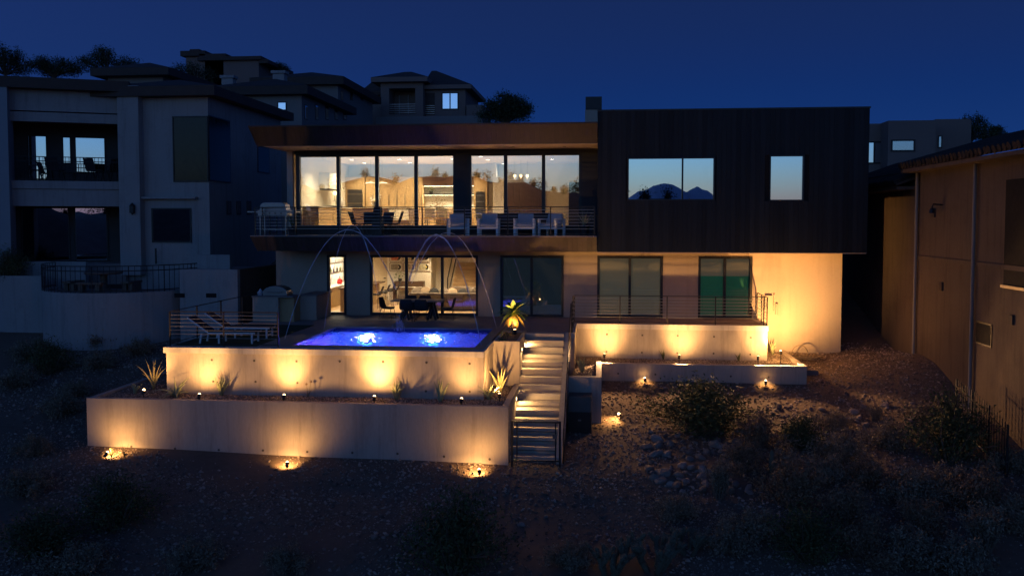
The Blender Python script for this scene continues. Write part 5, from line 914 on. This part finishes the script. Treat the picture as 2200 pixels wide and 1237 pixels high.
# beige two storey house
HD = hill_house('beige_house', 'beige two storey house with hip roofs and loggia above the main roof', (-15, 75, 5)); YD = 75.0
q = M0.rect(818, 178, 909, 268, YD); lo = M0.rect(836, 190, 892, 246, YD)
mb = MB(); mb.box(q[0], lo[0], YD, YD+7, 3, q[3]).box(lo[1], q[1], YD, YD+7, 3, q[3]).box(lo[0], lo[1], YD, YD+7, 3, lo[2]).box(lo[0], lo[1], YD, YD+7, lo[3], q[3]).box(lo[0], lo[1], YD+2, YD+2.3, lo[2], lo[3]); mb.build('tower_wall', bstucco, HD)
e1 = M0.rect(800, 168, 921, 177, YD-0.6); ez = q[3]
MB().box(q[0]-0.7, q[1]+0.5, YD-0.6, YD+7.6, ez+0.002, ez+0.4).build('roof_eave', bstucco, HD); ap = atY(861, 155, YD+3).z; xm = (q[0]+q[1])/2-0.1
MB().hexa([(q[0]-0.7, YD-0.6, ez+0.402), (q[1]+0.5, YD-0.6, ez+0.402), (q[1]+0.5, YD+7.6, ez+0.402), (q[0]-0.7, YD+7.6, ez+0.402), (xm-0.3, YD+3, ap), (xm+0.3, YD+3, ap), (xm+0.3, YD+4, ap), (xm-0.3, YD+4, ap)]).build('roof', shing, HD)
q2 = M0.rect(909, 193, 1000, 268, YD+1); MB().box(q2[0], q2[1], YD+1, YD+9, 3, q2[3]).build('wing_wall', bstucco, HD); MB().box(q2[0]+0.05, q2[1]+0.6, YD+0.5, YD+9.5, q2[3]+0.002, q2[3]+0.35).build('roof_eave', bstucco, HD)
ap = atY(903, 155, YD+5).z; MB().hexa([(q2[0]+0.05, YD+0.5, q2[3]+0.352), (q2[1]+0.6, YD+0.5, q2[3]+0.352), (q2[1]+0.6, YD+9.5, q2[3]+0.352), (q2[0]+0.05, YD+9.5, q2[3]+0.352), (q2[0]+0.1, YD+4.5, ap), (q2[0]+0.5, YD+4.5, ap), (q2[0]+0.5, YD+5.5, ap), (q2[0]+0.1, YD+5.5, ap)]).build('roof', shing, HD)
far_window(HD, M0.rect(949, 199, 985, 236, YD+1), YD+1, gm=glass_mir, mull=[M0.px(967, 215, YD+1)[0]], fw=0.09)
q3 = M0.rect(808, 250, 1036, 275, YD-1); MB().box(q3[0], q3[1], YD-1, YD-0.01, 3, q3[3]).build('base_band', bstucco2, HD); q4 = M0.rect(1000, 224, 1035, 250, YD); MB().box(q4[0], q4[1], YD+0.5, YD+6, 3, q4[3]).build('side_wall', bstucco, HD)
for k in range(5): z = lo[2]+0.15+k*0.18; MB().tube([(lo[0], YD+0.1, z), (lo[1], YD+0.1, z)], 0.02, 5).build('loggia_rail', rodm, HD)
for f_ in (0.2, 0.55, 0.85): x_ = lo[0]+(lo[1]-lo[0])*f_; MB().box(x_-0.04, x_+0.04, YD+1.9, YD+1.98, lo[2], lo[3]-0.3).build('glass_mullion', nstucco, HD)
q5 = M0.rect(912, 200, 934, 247, YD+0.98); MB().box(q5[0], q5[1], YD+0.97, YD+0.995, q5[2], q5[3]).build('side_recess', trimn, HD)
for k in range(5): z = q5[2]+0.1+k*0.17; MB().tube([(q5[0], YD+0.93, z), (q5[1], YD+0.93, z)], 0.02, 5).build('side_rail', rodm, HD)
q6 = M0.rect(785, 206, 818, 268, YD+4); MB().box(q6[0], q6[1], YD+4, YD+9, 3, q6[3]).build('link_wall', bstucco, HD); eave_roof(HD, q6[0], q6[1], YD+4, YD+9, q6[3]+0.002, 0.4, 0.3, 1.2, name='link_roof')
# flat roofed house, right
HE = hill_house('flat_roof_house', 'tan flat roofed house behind the charcoal box on the right', (20, 58, 3)); YE = 58.0
q = M0.rect(1840, 266, 1908, 352, YE+1.5); MB().box(q[0], q[1], YE+1.5, YE+9, 1, q[3]).build('wall', bstucco, HE)
q = M0.rect(1908, 259, 2010, 352, YE); MB().box(q[0], q[1], YE, YE+9, 1, q[3]).build('wall', bstucco, HE); q7 = M0.rect(2010, 256, 2086, 352, YE+2.2); MB().prism([(q7[0], 1), (q7[1], 1), (q7[1], q7[3]-0.1), (q7[1]-0.15, q7[3]), (q7[0], q7[3])], YE+2.2, YE+9).build('wall', bstucco, HE)
far_window(HE, M0.rect(1862, 304, 1895, 352, YE+1.5), YE+1.5, gm=glass_mir, mull=[M0.px(1878, 330, YE+1.5)[0]], fw=0.09); far_window(HE, M0.rect(1914, 300, 1966, 326, YE), YE, gm=glass_far, fw=0.1); far_window(HE, M0.rect(2015, 292, 2024, 318, YE+2.2), YE+2.2, gm=glass_far)
# ================================================================== NEIGHBOUR HOUSE, RIGHT
NR = T('right_neighbour_house', 'tan stucco neighbour house with clay tile roof at the right edge', 'house', (11.5, 30, -2)); RX_ = 11.5
MB().box(RX_, 17, 20, 46, -4, 5.72).build('wall', nstucco2, NR); MB().box(RX_-0.02, RX_-0.001, 33.7, 33.72, -2, 5.7).build('control_joint', trimn, NR)
pL = atX(1968, 548, RX_); MB().box(RX_-0.05, RX_-0.001, 22.0, 33.6, pL.z-0.14, pL.z).build('ledge', nstucco2, NR)
def tiled_roof(x_e, z_e, y0, y1, run, rise, n):
    mb_ = MB().hexa([(x_e+0.05, y0, z_e), (x_e+0.05, y1, z_e), (x_e+run, y1, z_e+rise), (x_e+run, y0, z_e+rise), (x_e+0.05, y0, z_e+0.08), (x_e+0.05, y1, z_e+0.08), (x_e+run, y1, z_e+rise+0.08), (x_e+run, y0, z_e+rise+0.08)]); rf_ = mb_.build('roof_deck', trimn, NR); wd_ = (y1-y0)/n
    for i in range(n):
        y_ = y0+(i+0.5)*wd_; MB().tube([(x_e-0.02+random.uniform(-.02, .02), y_, z_e+0.11), (x_e+run, y_, z_e+rise+0.11)], wd_*0.42, 7).build('tile_row', tilem, rf_)
    MB().box(x_e+0.06, RX_-0.001, y0, y1, z_e-0.14, z_e-0.02).build('soffit', nstucco2, NR)
tiled_roof(10.85, 5.74, 20, 33.75, 3.3, 0.95, 46); tiled_roof(10.75, 5.15, 33.76, 45, 3.6, 1.3, 36)
for x_ in (1968, 2092): p = atX(x_, 500, RX_-0.1); zt = 5.6; MB().tube([(RX_-0.1, p.y, zt), (RX_-0.1, p.y, gz(RX_, p.y)-0.1)], 0.055, 8).build('downspout', bstucco2, NR); MB().box(RX_-0.2, RX_-0.001, p.y-0.1, p.y+0.1, zt, zt+0.13).build('gutter_head', nstucco2, NR)
p0, p1 = atX(2160, 500, RX_), atX(2230, 500, RX_); MB().box(RX_-0.02, RX_-0.001, p1.y-1, p0.y, atX(2180, 615, RX_).z, atX(2180, 385, RX_).z).build('recess', dark_in, NR); MB().box(RX_-0.08, RX_-0.021, p1.y-1, p0.y+0.05, atX(2180, 615, RX_).z-0.08, atX(2180, 615, RX_).z).build('recess_sill', rodm, NR)
sw = side_window(NR, RX_, 2098, 2132, 692, 742, sgn=-1, m=dark_in); p = atX(2025, 440, RX_)
NRL = T('wall_lamp', 'small dark wall lamp on the right neighbour wall', 'lamp', (RX_, p.y, p.z)); MB().tube([(RX_-0.01, p.y, p.z), (RX_-0.3, p.y, p.z+0.02), (RX_-0.34, p.y, p.z-0.1)], 0.025, 6).build('arm', black, NRL); MB().lathe((RX_-0.34, p.y, p.z-0.28), [(0.1, 0), (0.07, 0.14), (0.02, 0.18)], 10).build('shade', black, NRL)
for x_, y_ in ((2008, 458), (2024, 615), (2175, 687)): p = atX(x_, y_, RX_); MB().box(RX_-0.06, RX_-0.001, p.y-0.12, p.y+0.12, p.z-0.14, p.z+0.14).build('vent_box', trimn, NR)
MB().box(RX_-0.25, RX_-0.001, 28.6, 33.5, -2.6, -1.87).build('footing', concrete, NR)
FN = T('iron_fence', 'dark iron picket fence at the lower right edge', 'fence', (11.4, 26, -3)); q0 = atX(2110, 850, 10.6)
for k in range(22): y_ = 24.0+k*0.16; z_ = gz(10.6, y_)-0.2; MB().tube([(10.6, y_, z_), (10.6, y_, z_+1.6)], 0.012 if k % 7 else 0.03, 5).build('picket', black, FN)
for dz in (0.3, 1.4): MB().tube([(10.6, 24.0, gz(10.6, 24.0)-0.2+dz), (10.6, 27.4, gz(10.6, 27.4)-0.2+dz)], 0.02, 5).build('rail', black, FN)
# ================================================================== PLANTS
def leaf_tris(P, size, rg, flat=0.0, aspect=0.45):
    n = len(P); d = rg.normal(0, 1, (n, 3)); d /= np.linalg.norm(d, axis=1)[:, None]+1e-9; d *= (size*rg.uniform(0.6, 1.4, n))[:, None]
    s = np.cross(d, rg.normal(0, 1, (n, 3))); s /= np.linalg.norm(s, axis=1)[:, None]+1e-9; s *= (np.linalg.norm(d, axis=1)*aspect)[:, None]
    return np.stack([P-s*0.5, P+s*0.5, P+d], 1).reshape(-1, 3)
def shrub(name, label, cat, m, kind, seed, group, r=0.8, h=0.9, n=2600, size=0.05):
    o = T(name, label, cat, (0, 0, 0), group); rg = np.random.default_rng(seed); rr = random.Random(seed); mb = MB(); P = []
    ns = {'mound': 26, 'upright': 34, 'airy': 22, 'bush': 40}[kind]
    for i in range(ns):
        a = rr.uniform(0, 6.283); tl = {'mound': rr.uniform(0.15, 1.25), 'upright': rr.uniform(0.0, 0.6), 'airy': rr.uniform(0.05, 0.85), 'bush': rr.uniform(0.05, 1.2)}[kind]; ln = rr.uniform(0.65, 1.1)
        tip = Vector((math.cos(a)*math.sin(tl)*r, math.sin(a)*math.sin(tl)*r, math.cos(tl)*h))*ln; mid = tip*0.5+Vector((rr.gauss(0, 0.05), rr.gauss(0, 0.05), 0.08*h))
        mb.tube([(0.1*r*math.cos(a), 0.1*r*math.sin(a), -0.08), mid, tip], [0.024, 0.015, 0.006], 4)
        k = n//ns; t = rg.beta(2.2, 1.1, k) if kind != 'upright' else rg.uniform(0.25, 1.0, k); A = np.array(mid); Bv = np.array(tip); base = np.where(t[:, None] < 0.5, A*2*t[:, None], A+(Bv-A)*(2*t[:, None]-1)); sg = {'mound': 0.10, 'upright': 0.045, 'airy': 0.09, 'bush': 0.13}[kind]
        P.append(base+rg.normal(0, sg, (k, 3))*max(r, h))
    P = np.concatenate(P); P[:, 2] = np.maximum(P[:, 2], 0.0); mb.build('branches', barkm, o); V = leaf_tris(P, size, rg); npmesh('foliage', V, np.arange(len(V)).reshape(-1, 3), m, o); return o
def cholla(seed, label, group):
    o = T('cholla_cactus', label, 'cactus', (0, 0, 0), group); rr = random.Random(seed); rg = np.random.default_rng(seed); P = []
    def arm(p, d, l, r_, dep):
        q = p+d*l; MB().tube([p, p+d*l*0.3, p+d*l*0.8, q], [r_*0.8, r_, r_, r_*0.35], 7).build('arm', chollam, o, smooth=True)
        t = rg.uniform(0, 1, 70); pp = np.array(p)[None]+np.outer(t, np.array(d*l)); nn = rg.normal(0, 1, (70, 3)); nn /= np.linalg.norm(nn, axis=1)[:, None]; P.append(pp+nn*r_*1.1)
        if dep:
            for k in range(rr.randint(2, 4)): arm(p+d*l*rr.uniform(0.5, 0.98), (d+Vector((rr.gauss(0, 0.45), rr.gauss(0, 0.45), rr.uniform(0.1, 0.5)))).normalized(), l*rr.uniform(0.55, 0.8), r_*0.9, dep-1)
    for k in range(5): a = k*1.26+rr.uniform(-.3, .3); arm(Vector((0.1*math.cos(a), 0.1*math.sin(a), -0.05)), Vector((math.cos(a)*0.5, math.sin(a)*0.5, 1)).normalized(), 0.42, 0.05, 2)
    V = leaf_tris(np.concatenate(P), 0.045, rg, aspect=0.12); npmesh('spines', V, np.arange(len(V)).reshape(-1, 3), mat('spine', (0.30, 0.26, 0.18), 0.8), o); return o
SHR = {}
specs = dict(green=('creosote_bush', leafd, 'bush', 1.0, 1.05, 9000, 0.06), mound=('brittlebush', leafg, 'mound', 0.8, 0.66, 5200, 0.06), dry=('dry_brush', leafb, 'mound', 0.8, 0.8, 4200, 0.055), upright=('desert_broom', leafg, 'upright', 0.7, 0.85, 3600, 0.05), dark=('creosote_bush', leafd, 'bush', 0.95, 0.9, 6000, 0.055))
first = {}
def put(kind, x_, y_, wpx, label, group=None, hs=1.0, seed=None):
    """a shrub whose foot shows at (x_, y_) and is wpx wide there"""
    p = onG(x_, y_); s = wpx/FPX*p.y/ (2*specs[kind][3]) if kind != 'cholla' else wpx/FPX*p.y/1.4
    key = kind
    if key not in first:
        nm, m, k_, r_, h_, n_, sz = specs[kind]; first[key] = shrub(nm, label, 'shrub', m, k_, hash(kind) % 97 if False else len(first)*7+3, group or 'desert shrubs', r_, h_, n_, sz); o = first[key]
    else: o = copy_tree(first[key])
    o.location = (p.x, p.y, p.z-0.03); o.rotation_euler = (0, 0, random.uniform(0, 6.28)); o.scale = (s*random.uniform(0.9, 1.1), s*random.uniform(0.9, 1.1), s*hs); o['label'] = label; o['group'] = group or 'desert shrubs'; return o
put('green', 1512, 925, 300, 'big green creosote bush in front of the low right planter wall', hs=0.62)
put('dry', 1640, 960, 150, 'reddish dry brush just right of the big green bush'); put('green', 1720, 960, 130, 'round dark green bush behind the dry brush on the right slope', hs=0.9)
put('upright', 1545, 1070, 120, 'upright broom like shrub below the rock pile', hs=1.15)
put('dry', 1690, 1080, 210, 'wide reddish dry brush in the lower right middle'); put('mound', 1800, 985, 140, 'grey shrub right of the round dark green bush')
put('mound', 1905, 960, 140, 'pale grey shrub near the neighbour footing'); put('dark', 2040, 985, 240, 'large dark bush growing in front of the iron fence', hs=1.1); put('dry', 2120, 1100, 190, 'brown shrub at the right edge below the iron fence')
put('mound', 1960, 1080, 170, 'grey shrub in the lower right, left of the brown edge shrub'); put('dry', 1830, 1130, 180, 'brown shrub in the lower right between grey shrubs')
put('upright', 2110, 1190, 170, 'upright pale shrub in the lower right corner'); put('mound', 1960, 1215, 190, 'grey mound shrub at the bottom edge near the right corner'); put('dark', 1740, 1200, 220, 'dark bush at the bottom edge right of the cholla'); put('mound', 1620, 1150, 150, 'grey mound shrub above the dark bottom bush')
put('dark', 975, 1225, 300, 'large dark bush at the bottom centre', hs=1.15); put('dark', 250, 1130, 260, 'dark bush on the lower left slope', hs=0.9); put('dark', 90, 1190, 240, 'dark bush in the bottom left corner', hs=0.9); put('mound', 420, 1215, 160, 'dark grey mound shrub at the bottom left of centre')
put('mound', 70, 975, 110, 'grey shrub on the left slope level with the planter wall foot'); put('mound', 130, 890, 120, 'grey shrub just left of the long planter wall corner'); put('mound', 40, 830, 110, 'grey shrub at the left edge above the slope'); put('dark', 110, 800, 150, 'dark bush on the left slope below the garden wall')
put('mound', 215, 790, 100, 'low shrub on the left slope below the curved terrace'); put('dry', 225, 745, 110, 'wispy shrub against the curved terrace wall', hs=1.2); put('mound', 300, 760, 90, 'low shrub near the pool deck corner on the left slope'); put('dark', 30, 610, 120, 'dark leafy bush over the garden wall at the left edge', hs=1.0).location = (-25.2, 35.7, 1.3)
for x_, y_, w_, k_, lb in ((1600, 1010, 130, 'dry', 'low reddish brush directly below the column cactus spot'), (1760, 1035, 150, 'mound', 'grey brush between the wide reddish brush and the slope'), (1870, 1045, 140, 'dry', 'brown brush midway down the right slope'), (2030, 1060, 150, 'mound', 'grey brush below the large dark fence bush'), (1560, 1180, 150, 'mound', 'grey brush behind the cholla group'), (1860, 1205, 170, 'dry', 'brown brush at the bottom edge right of the dark bush'), (2060, 1225, 190, 'mound', 'grey brush at the bottom edge near the right corner shrub'), (2180, 1130, 150, 'mound', 'grey brush cut by the right edge'), (1980, 1150, 160, 'dry', 'brown brush in the lower right among grey mounds'), (1690, 1010, 110, 'mound', 'small grey brush right of the column cactus'), (1450, 1110, 120, 'mound', 'small grey brush left of the cholla group'), (1230, 1215, 140, 'mound', 'grey brush at the bottom edge left of the cholla group'), (620, 1225, 150, 'mound', 'grey brush at the bottom edge left of the big centre bush'), (170, 1235, 190, 'mound', 'grey brush at the bottom edge on the left'), (60, 1060, 150, 'mound', 'grey brush at the left edge in the lower half'), (160, 850, 90, 'mound', 'small grey brush above the planter wall corner shrub'), (60, 770, 110, 'mound', 'grey brush below the garden wall at the left edge'), (1790, 920, 90, 'mound', 'small grey brush among the rocks on the right slope'), (1985, 900, 90, 'mound', 'small grey brush at the foot of the neighbour wall')): put(k_, x_, y_, w_, lb)
put('mound', 2180, 1010, 120, 'pale shrub against the right edge below the fence'); put('upright', 1880, 905, 60, 'small tuft near the neighbour footing')
for x_, y_, w_, lb in ((1310, 1235, 190, 'cholla cactus at the bottom edge, left of the taller one'), (1405, 1225, 210, 'branching cholla cactus at the bottom edge right of centre'), (1480, 1190, 150, 'smaller cholla cactus behind the bottom edge pair')):
    p = onG(x_, y_); o = cholla(x_, lb, 'cholla cacti'); o.location = (p.x, p.y, p.z); s = w_/FPX*p.y/1.6; o.scale = (s, s, s*0.85)
p = onG(1658, 1022); MB().tube([p-Vector((0, 0, 0.1)), p+Vector((0, 0, 0.4)), p+Vector((0, 0, 0.66)), p+Vector((0, 0, 0.72))], [0.07, 0.075, 0.06, 0.02], 12).build('columnar_cactus', chollam, smooth=True, org=p, label='small single column cactus among the rocks', cat='cactus')
for x_, y_, lb in ((268, 985, 'taller thin weed on the gravel by the planter wall corner'), (240, 985, 'shorter thin weed on the gravel by the planter wall corner')): p = onG(x_, y_); spiky('weed', lb, 'weed', p, 7, 0.5 if x_ > 250 else 0.4, leafd, 0.35, 0.008, 'weeds by the planter wall', seed=x_)
# agaves and aloes in the planters
def agave(x_, y_, z, ln, n, spread, label, seed, m=agavem, rad=0.035, droop=0.3):
    p = atZ(x_, y_, z); return spiky('agave', label, 'agave', p, n, ln, m, spread, rad, 'agaves in the planters', seed=seed, droop=droop)
agave(330, 836, -1.42, 0.95, 13, 0.55, 'tall striped agave with long curling leaf at the planter corner', 21, agavey, 0.03, 0.5)
agave(378, 853, -1.43, 0.75, 16, 1.25, 'spreading dark agave with arching leaves', 22, agavem, 0.045, 0.45); agave(475, 851, -1.44, 0.70, 16, 0.7, 'narrow upright agave in front of the pool wall', 23, agavem, 0.032, 0.2)
agave(852, 859, -1.44, 0.66, 16, 0.7, 'upright grey agave right of the brightest wall glow', 24, agavem, 0.042, 0.2); agave(946, 863, -1.44, 0.70, 12, 0.6, 'pale upright agave left of the planter corner', 25, agavem, 0.048, 0.15)
agave(1075, 842, -1.43, 0.85, 14, 0.75, 'tall pale aloe glowing in the planter corner beside the stairs', 26, agavey, 0.038, 0.15); agave(1050, 858, -1.43, 0.5, 12, 0.9, 'short dark aloe in front of the glowing one', 27, agavem, 0.035)
agave(290, 845, -1.42, 0.35, 9, 0.9, 'small weedy agave at the far planter corner', 33); agave(1250, 800, -1.25, 0.62, 15, 0.7, 'dark agave in the soil beside the stair railing', 28, agavem, 0.035, 0.2)
agave(1660, 762, -1.28, 0.6, 13, 0.5, 'small agave at the patio corner against the lit house wall', 29, agavem, 0.03, 0.2); agave(1425, 773, -1.3, 0.45, 8, 0.6, 'thin weed in the middle of the right planter', 30, leafd, 0.015); agave(1587, 776, -1.3, 0.4, 9, 0.9, 'dark weedy succulent in the right planter', 31, leafd, 0.02)
p = atZ(662, 855, -1.44); o = spiky('seed_head_plant', 'thin stalked plant with two round seed heads in front of the pool wall', 'plant', p, 9, 0.32, leafg, 0.9, 0.012, seed=32)
for dx, h in ((-0.05, 0.42), (0.09, 0.5)): MB().tube([p, p+Vector((dx, 0, h))], 0.007, 5).build('stalk', leafg, o); MB().lathe(p+Vector((dx, 0, h)), [(0.005, -0.04), (0.04, 0), (0.005, 0.04)], 8).build('seed_head', leafb, o)
# small palm
pc = Vector((-2.99, 30.45, -0.06)); PM = T('palm_tree', 'small lit palm with drooping yellow lower fronds at the stair head', 'palm', pc, None); rr = random.Random(2)
ht = 0.80
MB().tube([pc+Vector((0, 0, -0.1)), pc+Vector((0, 0, 0.15)), pc+Vector((0.01, 0, 0.5)), pc+Vector((0.0, 0, ht))], [0.085, 0.075, 0.06, 0.05], 10).build('trunk', barkm, PM, smooth=True)
for i in range(34):
    a = i*2.39996; f_ = i/33; el = 1.25-1.75*f_+rr.uniform(-0.1, 0.1); ln = rr.uniform(0.56, 0.70)*(0.8 if f_ < 0.15 else 1); mb = MB(); pts = []; d0 = Vector((math.cos(a)*math.cos(el), math.sin(a)*math.cos(el), math.sin(el))); p = pc+Vector((0, 0, ht-0.12*f_))
    for k in range(8): pts.append(p.copy()); d0 = (d0+Vector((0, 0, -0.13-0.10*f_))).normalized(); p = p+d0*ln/7
    mb.tube(pts, [0.008]*7+[0.003], 4)
    for k in range(1, 8):
        t_ = (pts[k]-pts[k-1]).normalized(); s_ = t_.cross(Vector((0, 0, 1))).normalized() if abs(t_.z) < 0.98 else Vector((1, 0, 0)); u_ = s_.cross(t_)
        for h in (0, 0.5):
            for sg in (-1, 1):
                q = pts[k-1].lerp(pts[k], h); L_ = 0.15*math.sin(math.pi*min(0.97, (k+h)/9+0.12)); tip = q+(s_*sg*0.8+t_*0.75-u_*0.15).normalized()*L_; mb.add([q, q+t_*0.075, tip], [(0, 1, 2)])
    mb.build('frond', palmy if f_ > 0.66 else palmm, PM)
tuft('ground_cover', 'low leafy plant around the palm foot', (pc.x-0.2, pc.y-0.25, -0.06), 50, 0.10, palmy, 8, pot=False); tuft('ground_cover', 'dark low plant at the front edge of the palm planter', (pc.x-0.12, 28.5, -0.06), 60, 0.12, leafd, 9, pot=False)
# trees on the skyline
def tree(label, x_, ybase, ytop, wpx, Y, seed, n=6500, size=0.15, group='trees on the skyline'):
    p = atY(x_, ybase, Y); hgt = atY(x_, ytop, Y).z-p.z; R = wpx/FPX*Y/2; base = Vector((p.x, Y, min(p.z, gz(p.x, Y)))); o = T('desert_tree', label, 'tree', base, group); rg = np.random.default_rng(seed); rr = random.Random(seed); mb = MB(); c0 = Vector((p.x, Y, p.z)); P = []
    mb.tube([base-Vector((0, 0, 0.3)), c0+Vector((0, 0, hgt*0.15))], [R*0.07, R*0.05], 7)
    for k in range(22):
        a = rr.uniform(0, 6.28); t_ = rr.uniform(0.05, 1.3); tip = c0+Vector((math.cos(a)*math.sin(t_)*R, math.sin(a)*math.sin(t_)*R, hgt*(0.15+0.8*math.cos(t_)*rr.uniform(0.75, 1.05)))); mb.tube([c0+Vector((0, 0, hgt*0.12)), c0.lerp(tip, 0.55)+Vector((0, 0, hgt*0.06)), tip], [R*0.035, R*0.02, R*0.006], 5)
        k_ = n//44; P.append(np.array(tip)+rg.normal(0, 1, (k_, 3))*np.array([R*0.12, R*0.12, hgt*0.09])); P.append(np.array(c0.lerp(tip, 0.7))+rg.normal(0, 1, (k_, 3))*np.array([R*0.17, R*0.17, hgt*0.12]))
    mb.build('trunk', barkm, o); V = leaf_tris(np.concatenate(P), size, rg, aspect=0.35)-np.array(base); npmesh('crown', V, np.arange(len(V)).reshape(-1, 3), leaft, o); return o
tree('dark tree at the far left edge of the skyline', 12, 170, 100, 110, 62, 1); tree('dark bushy tree on the skyline left of the feathery one', 115, 170, 122, 120, 64, 2); tree('feathery dark tree on the skyline above the balcony roof', 232, 165, 108, 130, 66, 3)
tree('round green tree behind the roof, right of the beige house', 1088, 275, 205, 118, 62, 4, 15000); tree('dark tree behind the flat roofed house on the right', 2088, 310, 246, 62, 64, 5, 3600); tree('low dark shrub like tree beyond the tile roof', 2138, 310, 274, 60, 60, 6, 2400)
tree('low dark tree in front of the crest house', 415, 185, 138, 110, 78, 7, 3600); tree('small dark tree right of the crest house', 595, 160, 136, 60, 88, 8, 1800)
# ================================================================== STONES
def rock_mesh(seed):
    rg = np.random.default_rng(seed); import bmesh; bm = bmesh.new(); bmesh.ops.create_icosphere(bm, subdivisions=2, radius=1); dirs = rg.normal(0, 1, (7, 3)); dirs /= np.linalg.norm(dirs, axis=1)[:, None]; cut = rg.uniform(0.55, 0.85, 7); sc_ = rg.uniform(0.7, 1.25, 3)
    for v in bm.verts:
        c = np.array(v.co)
        for d, k in zip(dirs, cut):
            q = c@d
            if q > k: c = c-d*(q-k)
        v.co = Vector(c*sc_+rg.normal(0, 0.025, 3))
    me = bpy.data.meshes.new('rock'); bm.to_mesh(me); bm.free(); me.materials.append(rockm); return me
RM = [rock_mesh(i) for i in range(8)]; rr = random.Random(31); NR_ = 0
def rocks(n, x0, x1, y0, y1, s0, s1, label, group):
    for k in range(n):
        x_, y_ = rr.uniform(x0, x1), rr.uniform(y0, y1); p = onG(x_, y_); s = s0+(s1-s0)*rr.random()**2.2
        o = bpy.data.objects.new('rock', RM[rr.randrange(8)]); COL.objects.link(o); o.location = (p.x, p.y, p.z+s*0.18); o.rotation_euler = (rr.uniform(-.5, .5), rr.uniform(-.5, .5), rr.uniform(0, 6.28)); o.scale = (s, s*rr.uniform(0.75, 1.1), s*rr.uniform(0.5, 0.8)); tag(o, label, 'rock', group)
rocks(120, 1385, 1610, 925, 1060, 0.06, 0.24, 'angular desert rock in the pile below the big green bush', 'rocks in the pile below the big bush'); rocks(95, 1650, 1990, 845, 945, 0.05, 0.17, 'weathered rock scattered near the neighbour footing', 'rocks near the neighbour footing')
rocks(34, 20, 345, 690, 830, 0.07, 0.24, 'dark rock on the left slope below the curved terrace', 'rocks on the left slope'); rocks(22, 450, 1250, 1060, 1190, 0.05, 0.13, 'small stone on the dark gravel at the front', 'small stones on the front gravel'); rocks(14, 1480, 1740, 1000, 1060, 0.06, 0.15, 'stone beside the column cactus', 'stones beside the column cactus')
# gravel: small stones over the slope and planters
OC = np.array([(1, 0, 0), (-1, 0, 0), (0, 1, 0), (0, -1, 0), (0, 0, 0.7), (0, 0, -0.7)], float); OF = np.array([(0, 2, 4), (2, 1, 4), (1, 3, 4), (3, 0, 4), (2, 0, 5), (1, 2, 5), (3, 1, 5), (0, 3, 5)])
def gravel(name, X, Y, Z, s, label):
    n = len(X); a = RNG.uniform(0, 6.28, n); ca, sa = np.cos(a), np.sin(a); S = s[:, None]*RNG.uniform(0.6, 1.3, (n, 3)); v = OC[None]*S[:, None, :]*RNG.uniform(0.75, 1.2, (n, 6, 1)); x = v[..., 0]*ca[:, None]-v[..., 1]*sa[:, None]; y = v[..., 0]*sa[:, None]+v[..., 1]*ca[:, None]; tl = RNG.normal(0, 0.3, (n, 1)); z = v[..., 2]+x*tl
    V = np.stack([x+X[:, None], y+Y[:, None], z+Z[:, None]], -1).reshape(-1, 3); Fc = (OF[None]+6*np.arange(n)[:, None, None]).reshape(-1, 3); return npmesh(name, V, Fc, gravelm, kind='stuff', label=label, cat='gravel')
n = 120000; X = RNG.uniform(-22, 13, n); Y = 17+19.5*RNG.uniform(0, 1, n)**1.3
inside = ((X > -15.1) & (X < -2.5) & (Y > 24.5)) | ((X > -2.6) & (X < -0.95) & (Y > 24.9)) | ((X > -1.1) & (X < 0.07) & (Y > 28.2)) | ((X > -1) & (X < 7.2) & (Y > 31.45)) | ((Y > 35.4) & (X < 9.4)) | (X > 11.45) | ((X < -13) & (Y > 33.9)) | ((np.hypot(X-cc.x, Y-cc.y) < cr+0.05))
patch = np.sin(X*0.8+1.7*np.sin(Y*0.55))+np.sin(Y*1.1+1.3*np.sin(X*0.5)+2)+RNG.normal(0, 0.5, n) < -0.75
inside = inside | (patch & (Y < 29))
X, Y = X[~inside], Y[~inside]; gravel('gravel', X, Y, ground(X, Y)+0.005, 0.016+0.055*RNG.random(len(X))**4, 'loose desert gravel covering the slope around the walls')
n = 7000; X = np.concatenate([RNG.uniform(-14.9, -2.75, n), RNG.uniform(-14.9, -13.3, 1500), RNG.uniform(0.1, 7.0, 4000), RNG.uniform(-0.85, 0, 1200), RNG.uniform(6.2, 7.0, 700), RNG.uniform(-3.4, -2.8, 700)]); Y = np.concatenate([RNG.uniform(24.75, 25.78, n), RNG.uniform(25.8, 31.3, 1500), RNG.uniform(31.7, 33.27, 4000), RNG.uniform(28.5, 33.2, 1200), RNG.uniform(33.3, 35.4, 700), RNG.uniform(25.8, 28.05, 700)]); Z = np.concatenate([np.full(n, -1.435), np.full(1500, -1.415), np.full(4000, -1.295), np.full(1200, -1.245), np.full(700, -1.275), np.full(700, -1.425)])
gravel('planter_gravel', X, Y, Z, 0.015+0.03*RNG.random(len(X))**2, 'reddish gravel mulch filling the planters')
